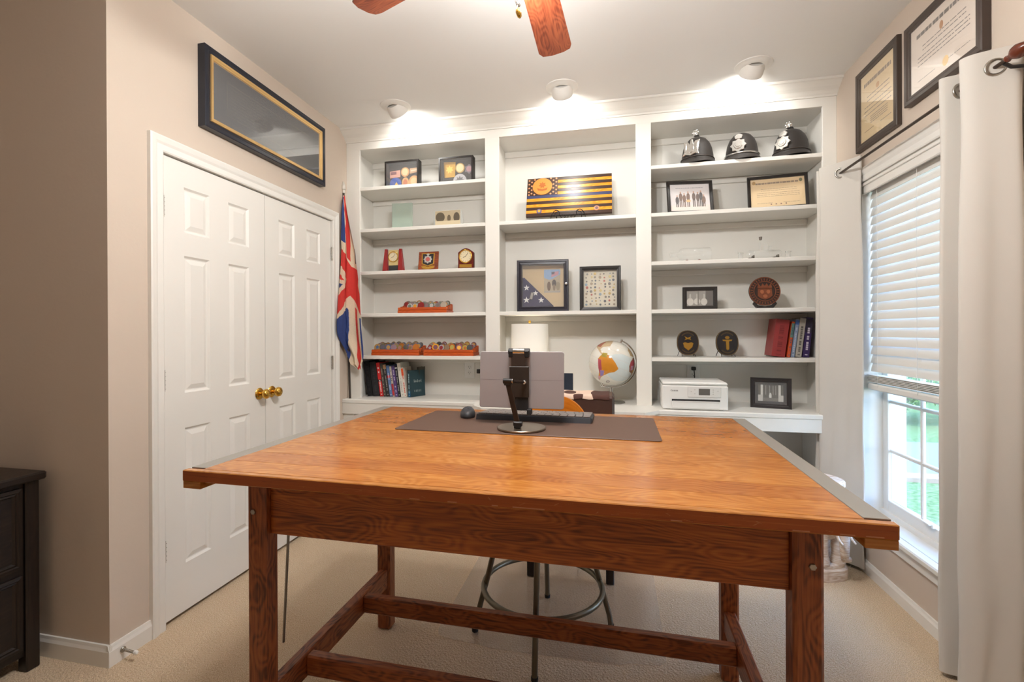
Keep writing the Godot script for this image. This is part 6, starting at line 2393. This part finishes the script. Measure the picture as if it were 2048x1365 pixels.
func right_shelves() -> void:
	var b: B
	helmet("dark police helmet with coat-of-arms badge and silver top rose", 2.435, -0.5, 0)
	helmet("dark police helmet with silver band and no top ornament", 2.7, -0.42, 1)
	helmet("dark police helmet with crowned star badge and top rose", 2.985, -0.75, 2)
	# framed group photograph
	var c := Canvas.new(256, 176, rgb(232, 226, 226))
	c.rect(0, 0.78, 1, 1, rgb(240, 230, 222))
	for q in [[0.18, 0.55], [0.27, 0.42], [0.36, 0.48], [0.46, 0.42], [0.6, 0.42], [0.7, 0.45], [0.78, 0.4], [0.85, 0.55]]:
		var col: Color = [rgb(96, 70, 60), rgb(58, 52, 56), rgb(120, 88, 70), rgb(64, 58, 62)][int(q[0] * 40) % 4]
		c.disc(q[0], q[1] - 0.12, 0.018, 0.035, rgb(206, 158, 130))
		c.disc(q[0], q[1] + 0.05, 0.045, 0.14, col)
		c.rect(q[0] - 0.03, q[1] + 0.12, q[0] - 0.008, 0.84, col.darkened(0.2))
		c.rect(q[0] + 0.008, q[1] + 0.12, q[0] + 0.03, 0.84, col.darkened(0.15))
	c.disc(0.46, 0.62, 0.06, 0.05, rgb(226, 190, 130))
	c.script_rows(0.15, 0.85, [0.14], 0.02, rgb(160, 156, 162), 4)
	c.grainy(0.04, 6)
	framed("group_photo_frame", "black framed photo of people seated and standing on white", "picture frame", 0.285, 0.225, 0.02, 0.016, M.black_frame, c.tex(), Vector3(2.385, T2, -0.06), 0.12, 0.2, {"easel": true})
	c = certificate(300, 176, rgb(232, 204, 156), rgb(140, 116, 92), 15)
	c.disc(0.07, 0.12, 0.035, 0.06, rgb(176, 130, 40))
	c.disc(0.93, 0.12, 0.03, 0.06, rgb(92, 96, 40))
	for k in 4:
		c.disc(0.38 + k * 0.09, 0.9, 0.014, 0.022, rgb(120, 78, 60))
	framed("certificate_stand", "black framed tan certificate with small seals on the second shelf", "picture frame", 0.335, 0.225, 0.018, 0.016, M.black_frame, c.tex(), Vector3(2.89, T2, -0.06), -0.1, 0.2, {"easel": true})
	# glass bottle on two little wooden stands
	var t := thing("glass_bottle", "clear glass bottle lying on two tiny wooden stands", "bottle", Vector3(2.4, T3, -0.1))
	b = turned([Vector2(0, -0.105), Vector2(0.034, -0.105), Vector2(0.04, -0.098), Vector2(0.04, 0.062), Vector2(0.034, 0.078), Vector2(0.016, 0.09), Vector2(0.0125, 0.1), Vector2(0.0125, 0.135), Vector2(0.0145, 0.137), Vector2(0.0145, 0.142), Vector2(0.0, 0.142)], Vector3(0, 0.052, 0), Vector3(-1, 0, 0), 32)
	obj("bottle_glass", b, M.clear, t)
	for x in [-0.04, 0.035]:
		b = B.new()
		b.span(Vector3(x - 0.007, 0, -0.025), Vector3(x + 0.007, 0.014, 0.025), 0.002)
		obj("stand", b, mat(rgb(112, 52, 36), 0.5), t)
	# second glass vessel with ship inside
	t = thing("glass_ship", "clear glass model ship with masts on dark stands", "glass ship", Vector3(2.818, T3, -0.1))
	b = turned([Vector2(0, -0.1), Vector2(0.012, -0.1), Vector2(0.024, -0.085), Vector2(0.025, 0.085), Vector2(0.012, 0.1), Vector2(0, 0.1)], Vector3(0, 0.036, 0), Vector3(1, 0, 0), 24)
	obj("hull_glass", b, M.clear, t)
	b = B.new()
	b.tube([Vector3(-0.02, 0.06, 0), Vector3(-0.02, 0.13, 0)], 0.004, 8)
	b.tube([Vector3(0.01, 0.06, 0), Vector3(0.01, 0.1, 0)], 0.012, 12)
	b.tube([Vector3(0.035, 0.06, 0), Vector3(0.035, 0.085, 0)], 0.009, 10)
	obj("funnels", b, M.clear, t)
	b = B.new()
	b.tube([Vector3(-0.02, 0.125, 0), Vector3(-0.02, 0.145, 0)], 0.0075, 10, false, 0.0095)
	obj("mast_top", b, mat(rgb(126, 118, 110), 0.4, 0.3), t)
	for x in [-0.135, 0.137]:
		b = B.new()
		b.tube([Vector3(x, 0, 0), Vector3(x, 0.045, 0)], 0.013, 16)
		b.tube([Vector3(x, 0.045, 0), Vector3(x, 0.05, 0)], 0.017, 16)
		obj("glass_post", b, glass(0.4, rgb(225, 225, 220), 0.05), t)
	for x in [-0.075, 0.065]:
		b = B.new()
		b.prism(pv([x - 0.016, 0, x + 0.016, 0, x + 0.016, 0.03, x + 0.01, 0.03, x + 0.006, 0.012, x - 0.012, 0.016]), -0.02, 0.02, 0.002)
		obj("stand", b, mat(rgb(78, 70, 58), 0.5), t)
	# small black-and-white photo
	c = Canvas.new(160, 120, rgb(70, 66, 62))
	c.rect(0.0, 0.0, 0.72, 1, rgb(150, 146, 138))
	for q in [[0.14, 0.72, 0.13, 0.24], [0.4, 0.7, 0.12, 0.2], [0.66, 0.72, 0.12, 0.22]]:
		c.disc(q[0], q[1], q[2], q[3], rgb(212, 208, 200))
		c.rect(q[0] - 0.03, q[1] - 0.5, q[0] + 0.03, q[1] - 0.2, rgb(190, 186, 178))
	c.rect(0.42, 0.05, 0.47, 0.95, rgb(116, 112, 106))
	c.grainy(0.08, 9)
	framed("small_photo_frame", "small black framed monochrome photo beside the round copper plaque", "picture frame", 0.208, 0.146, 0.024, 0.03, mat(rgb(42, 38, 36), 0.4), c.tex(), Vector3(2.44, T4, -0.09))
	# round copper coat-of-arms plaque on a stand
	t = thing("copper_plaque", "round copper coat-of-arms plaque on a dark wooden stand", "plaque", Vector3(2.815, T4, -0.09))
	var cop := mat(rgb(134, 78, 54), 0.4, 0.6)
	var dk := mat(rgb(60, 44, 38), 0.5, 0.4)
	b = B.new()
	b.xf = Transform3D(Basis(Vector3.RIGHT, -0.12), Vector3(0, 0.108, 0))
	b.disc_at(Transform3D(), 0.09, 0.012, 44, 0.003)
	obj("disc", b, dk, t)
	b = B.new()
	b.xf = Transform3D(Basis(Vector3.RIGHT, -0.12), Vector3(0, 0.108, 0.0125))
	for rr in [0.087, 0.062]:
		var ring := []
		for k in 44:
			var a := TAU * k / 44
			ring.append(Vector3(cos(a) * rr, sin(a) * rr, 0))
		b.tube(ring, 0.0028, 6, true)
	for k in 30:
		var a := TAU * k / 30
		b.xf = Transform3D(Basis(Vector3.RIGHT, -0.12), Vector3(0, 0.108, 0.0125)) * Transform3D(Basis(Vector3.BACK, a), Vector3.ZERO)
		b.span(Vector3(-0.003, 0.068, -0.001), Vector3(0.003, 0.081, 0.002), 0.0005)
	obj("lettered_rim", b, cop, t)
	b = B.new()
	b.xf = Transform3D(Basis(Vector3.RIGHT, -0.12), Vector3(0, 0.108, 0.0122))
	b.prism(pv([-0.04, 0.018, 0.04, 0.018, 0.042, -0.03, 0.026, -0.044, 0, -0.054, -0.026, -0.044, -0.042, -0.03]), 0, 0.005, 0.0015)
	b.prism(pv([-0.042, 0.02, -0.036, 0.05, -0.022, 0.03, -0.012, 0.05, 0, 0.034, 0.012, 0.05, 0.022, 0.03, 0.036, 0.05, 0.042, 0.02]), 0, 0.004, 0.001)
	var sh := obj("shield", b, cop, t)
	b = B.new()
	b.xf = Transform3D(Basis(Vector3.RIGHT, -0.12), Vector3(0, 0.108, 0.0172))
	b.prism(oval(-0.018, -0.004, 0.011, 0.013, 14), 0, 0.003, 0.001)
	b.prism(oval(0.018, -0.004, 0.011, 0.013, 14), 0, 0.003, 0.001)
	b.prism(oval(0, -0.032, 0.013, 0.011, 14), 0, 0.003, 0.001)
	obj("charges", b, mat(rgb(176, 108, 74), 0.35, 0.6), sh)
	b = B.new()
	b.prism(pv([-0.06, 0.045, -0.068, 0.03, -0.045, 0.0, 0.045, 0.0, 0.068, 0.03, 0.06, 0.045, 0.04, 0.022, 0, 0.014, -0.04, 0.022]), 0.0, 0.02, 0.003)
	b.span(Vector3(-0.03, 0, -0.05), Vector3(0.03, 0.012, 0.0), 0.002)
	obj("stand", b, mat(rgb(34, 27, 24), 0.5), t)
	# two oval plaques on wire easels
	oval_plaque("oval black and brass plaque with crossed emblem above shield, on wire easel", 2.372, 0)
	oval_plaque("oval black and brass plaque with dagger-shaped emblem, on wire easel", 2.61, 1)
	# leaning books at the right end
	var g := "books leaning in the right bay above the framed photo"
	var z := -0.13
	book("thick red hardcover leaning on the other right-bay books", 2.905, z, T5, 0.078, 0.235, 0.14, -0.13, rgb(152, 52, 50), null, true, g, rgb(126, 40, 40))
	book("thin orange and green paperback beside the thick red book", 2.965, z, T5, 0.016, 0.225, 0.13, -0.13, rgb(206, 84, 40), [0.55, 0.95, rgb(92, 128, 120)], true, g, rgb(60, 90, 110))
	book("pale blue book between the orange and grey books", 2.988, z, T5, 0.02, 0.238, 0.13, -0.13, rgb(128, 142, 168), [0.86, 0.98, rgb(70, 104, 168)], true, g, rgb(190, 196, 206))
	book("light grey book with dark spine lettering", 3.02, z, T5, 0.034, 0.245, 0.14, -0.12, rgb(168, 162, 152), null, true, g, rgb(96, 92, 88))
	book("dark purple book against the end panel", 3.062, z, T5, 0.036, 0.248, 0.14, -0.1, rgb(52, 34, 84), [0.62, 0.96, rgb(40, 34, 52)], true, g, rgb(200, 192, 206))
	printer()
	outlet(2.43, 0.995, "white wall outlet behind the printer with a black plug", true)
	# framed photo on the counter
	c = Canvas.new(160, 110, rgb(84, 80, 72))
	for q in [[0.12, 0.09], [0.8, 0.09]]:
		c.rect(q[0], 0.02, q[0] + q[1], 0.98, rgb(216, 214, 206))
	c.rect(0.0, 0.62, 0.2, 1, rgb(196, 194, 186))
	c.rect(0.82, 0.62, 1, 1, rgb(196, 194, 186))
	for x in [0.3, 0.45, 0.58, 0.68]:
		c.rect(x, 0.05, x + 0.03, 0.6, rgb(150, 146, 138))
	c.disc(0.49, 0.68, 0.05, 0.2, rgb(224, 222, 214))
	c.rect(0.2, 0.78, 0.8, 1, rgb(112, 108, 100))
	c.grainy(0.12, 14)
	framed("counter_photo_frame", "wide black framed monochrome photo of columns beside the printer", "picture frame", 0.222, 0.186, 0.026, 0.02, mat(rgb(40, 36, 36), 0.35), c.tex(), Vector3(2.832, CT, -0.03), -0.27, 0.1, {"easel": true, "mat": 0.016, "mat_mat": M.soft_black})


func oval_plaque(label: String, x: float, kind: int) -> void:
	var t := thing("oval_plaque", label, "plaque", Vector3(x, T5, -0.12), 0.1)
	t.rotation.x = -0.12
	var br := mat(rgb(168, 126, 52), 0.38, 0.7)
	var b := B.new()
	b.prism(oval(0, 0.092, 0.068, 0.08, 36, 0.85), -0.01, 0.004, 0.003)
	obj("disc", b, mat(rgb(40, 34, 34), 0.45, 0.3), t)
	b = B.new()
	var ring := []
	for q in oval(0, 0.092, 0.066, 0.078, 40, 0.85):
		ring.append(Vector3(q.x, q.y, 0.003))
	b.tube(ring, 0.003, 6, true)
	for k in 12:
		for s in [-1.0, 1.0]:
			var a: float = PI / 2 * s + (k - 5.5) * 0.13
			b.xf = Transform3D(Basis(Vector3.BACK, a - PI / 2), Vector3(cos(a) * 0.053, 0.092 + sin(a) * 0.064, 0.004))
			b.box(Vector3.ZERO, Vector3(0.005, 0.008, 0.003), 0.0005)
	b.xf = Transform3D()
	obj("lettered_rim", b, mat(rgb(104, 82, 52), 0.45, 0.6), t)
	b = B.new()
	if kind == 0:
		b.prism(pv([-0.022, 0.108, -0.014, 0.12, -0.022, 0.134, -0.01, 0.13, 0, 0.124, 0.01, 0.13, 0.022, 0.134, 0.014, 0.12, 0.022, 0.108, 0, 0.114]), 0.004, 0.009, 0.0015)
		b.prism(pv([-0.032, 0.09, -0.02, 0.096, 0, 0.09, 0.02, 0.096, 0.034, 0.088, 0.026, 0.062, 0, 0.04, -0.026, 0.062]), 0.004, 0.009, 0.0015)
	else:
		b.prism(pv([-0.03, 0.112, 0.03, 0.112, 0.026, 0.102, 0.01, 0.1, 0.009, 0.05, 0, 0.042, -0.009, 0.05, -0.01, 0.1, -0.026, 0.102]), 0.004, 0.009, 0.0015)
		b.prism(oval(0, 0.125, 0.014, 0.01, 16), 0.004, 0.008, 0.001)
	obj("emblem", b, br, t)
	b = B.new()
	for s in [-1.0, 1.0]:
		b.tube([Vector3(s * 0.042, 0.002, 0.012), Vector3(s * 0.04, 0.012, 0.01), Vector3(s * 0.036, 0.018, -0.012), Vector3(s * 0.03, 0.1, -0.014)], 0.002, 6)
		b.tube([Vector3(s * 0.03, 0.1, -0.014), Vector3(s * 0.05, 0.012, -0.07)], 0.002, 6)
	obj("wire_easel", b, M.black, t)


func printer() -> void:
	var t := thing("inkjet_printer", "white home printer standing on the counter", "printer", Vector3(2.368, CT, 0.135), -0.03)
	var m := mat(rgb(236, 234, 230), 0.45)
	var b := B.new()
	b.span(Vector3(-0.185, 0.004, -0.3), Vector3(0.185, 0.148, 0.0), 0.006)
	obj("body", b, m, t)
	b = B.new()
	b.span(Vector3(-0.183, 0.15, -0.3), Vector3(0.183, 0.168, -0.002), 0.006)
	obj("scanner_lid", b, m, t)
	b = B.new()
	b.span(Vector3(-0.04, 0.079, 0), Vector3(0.146, 0.144, 0.005), 0.003)
	var cp := obj("control_panel", b, mat(rgb(226, 224, 220), 0.4), t)
	b = B.new()
	b.span(Vector3(0.022, 0.093, 0.005), Vector3(0.084, 0.131, 0.0056))
	obj("display_panel", b, mat(rgb(104, 100, 96), 0.2), cp)
	b = B.new()
	for q in [[-0.02, 0.113], [-0.0, 0.124], [0.0, 0.1], [0.102, 0.125], [0.102, 0.113], [0.102, 0.1], [0.128, 0.118]]:
		b.disc_at(Transform3D(Basis(), Vector3(q[0], q[1], 0.005)), 0.0035, 0.0006, 10)
	obj("buttons", b, mat(rgb(196, 192, 186), 0.5), cp)
	b = B.new()
	b.span(Vector3(-0.13, 0.054, -0.03), Vector3(0.14, 0.066, 0.0012))
	obj("paper_slot", b, mat(rgb(38, 35, 33), 0.7), t)
	b = B.new()
	b.span(Vector3(-0.128, 0.012, 0.0), Vector3(0.138, 0.055, 0.004), 0.002)
	obj("paper_tray", b, m, t)
	b = B.new()
	b.span(Vector3(-0.125, 0.05, 0.004), Vector3(0.135, 0.0525, 0.0055))
	obj("tray_lip", b, mat(rgb(206, 202, 196), 0.5), t)
	for x in [-0.15, 0.15]:
		b = B.new()
		b.span(Vector3(x - 0.012, 0, -0.28), Vector3(x + 0.012, 0.004, -0.02))
		obj("foot", b, M.soft_black, t)
	var f := SystemFont.new()
	f.font_names = PackedStringArray(["Droid Serif"])
	f.font_weight = 700
	var tm := TextMesh.new()
	tm.text = "Canon"
	tm.font = f
	tm.font_size = 32
	tm.pixel_size = 0.00042
	tm.depth = 0.0006
	var o := inst("maker_name", tm, mat(rgb(120, 114, 108), 0.5), t, Transform3D(Basis(), Vector3(-0.115, 0.117, 0.0005)))
	o.set_meta("label", "grey maker's lettering")
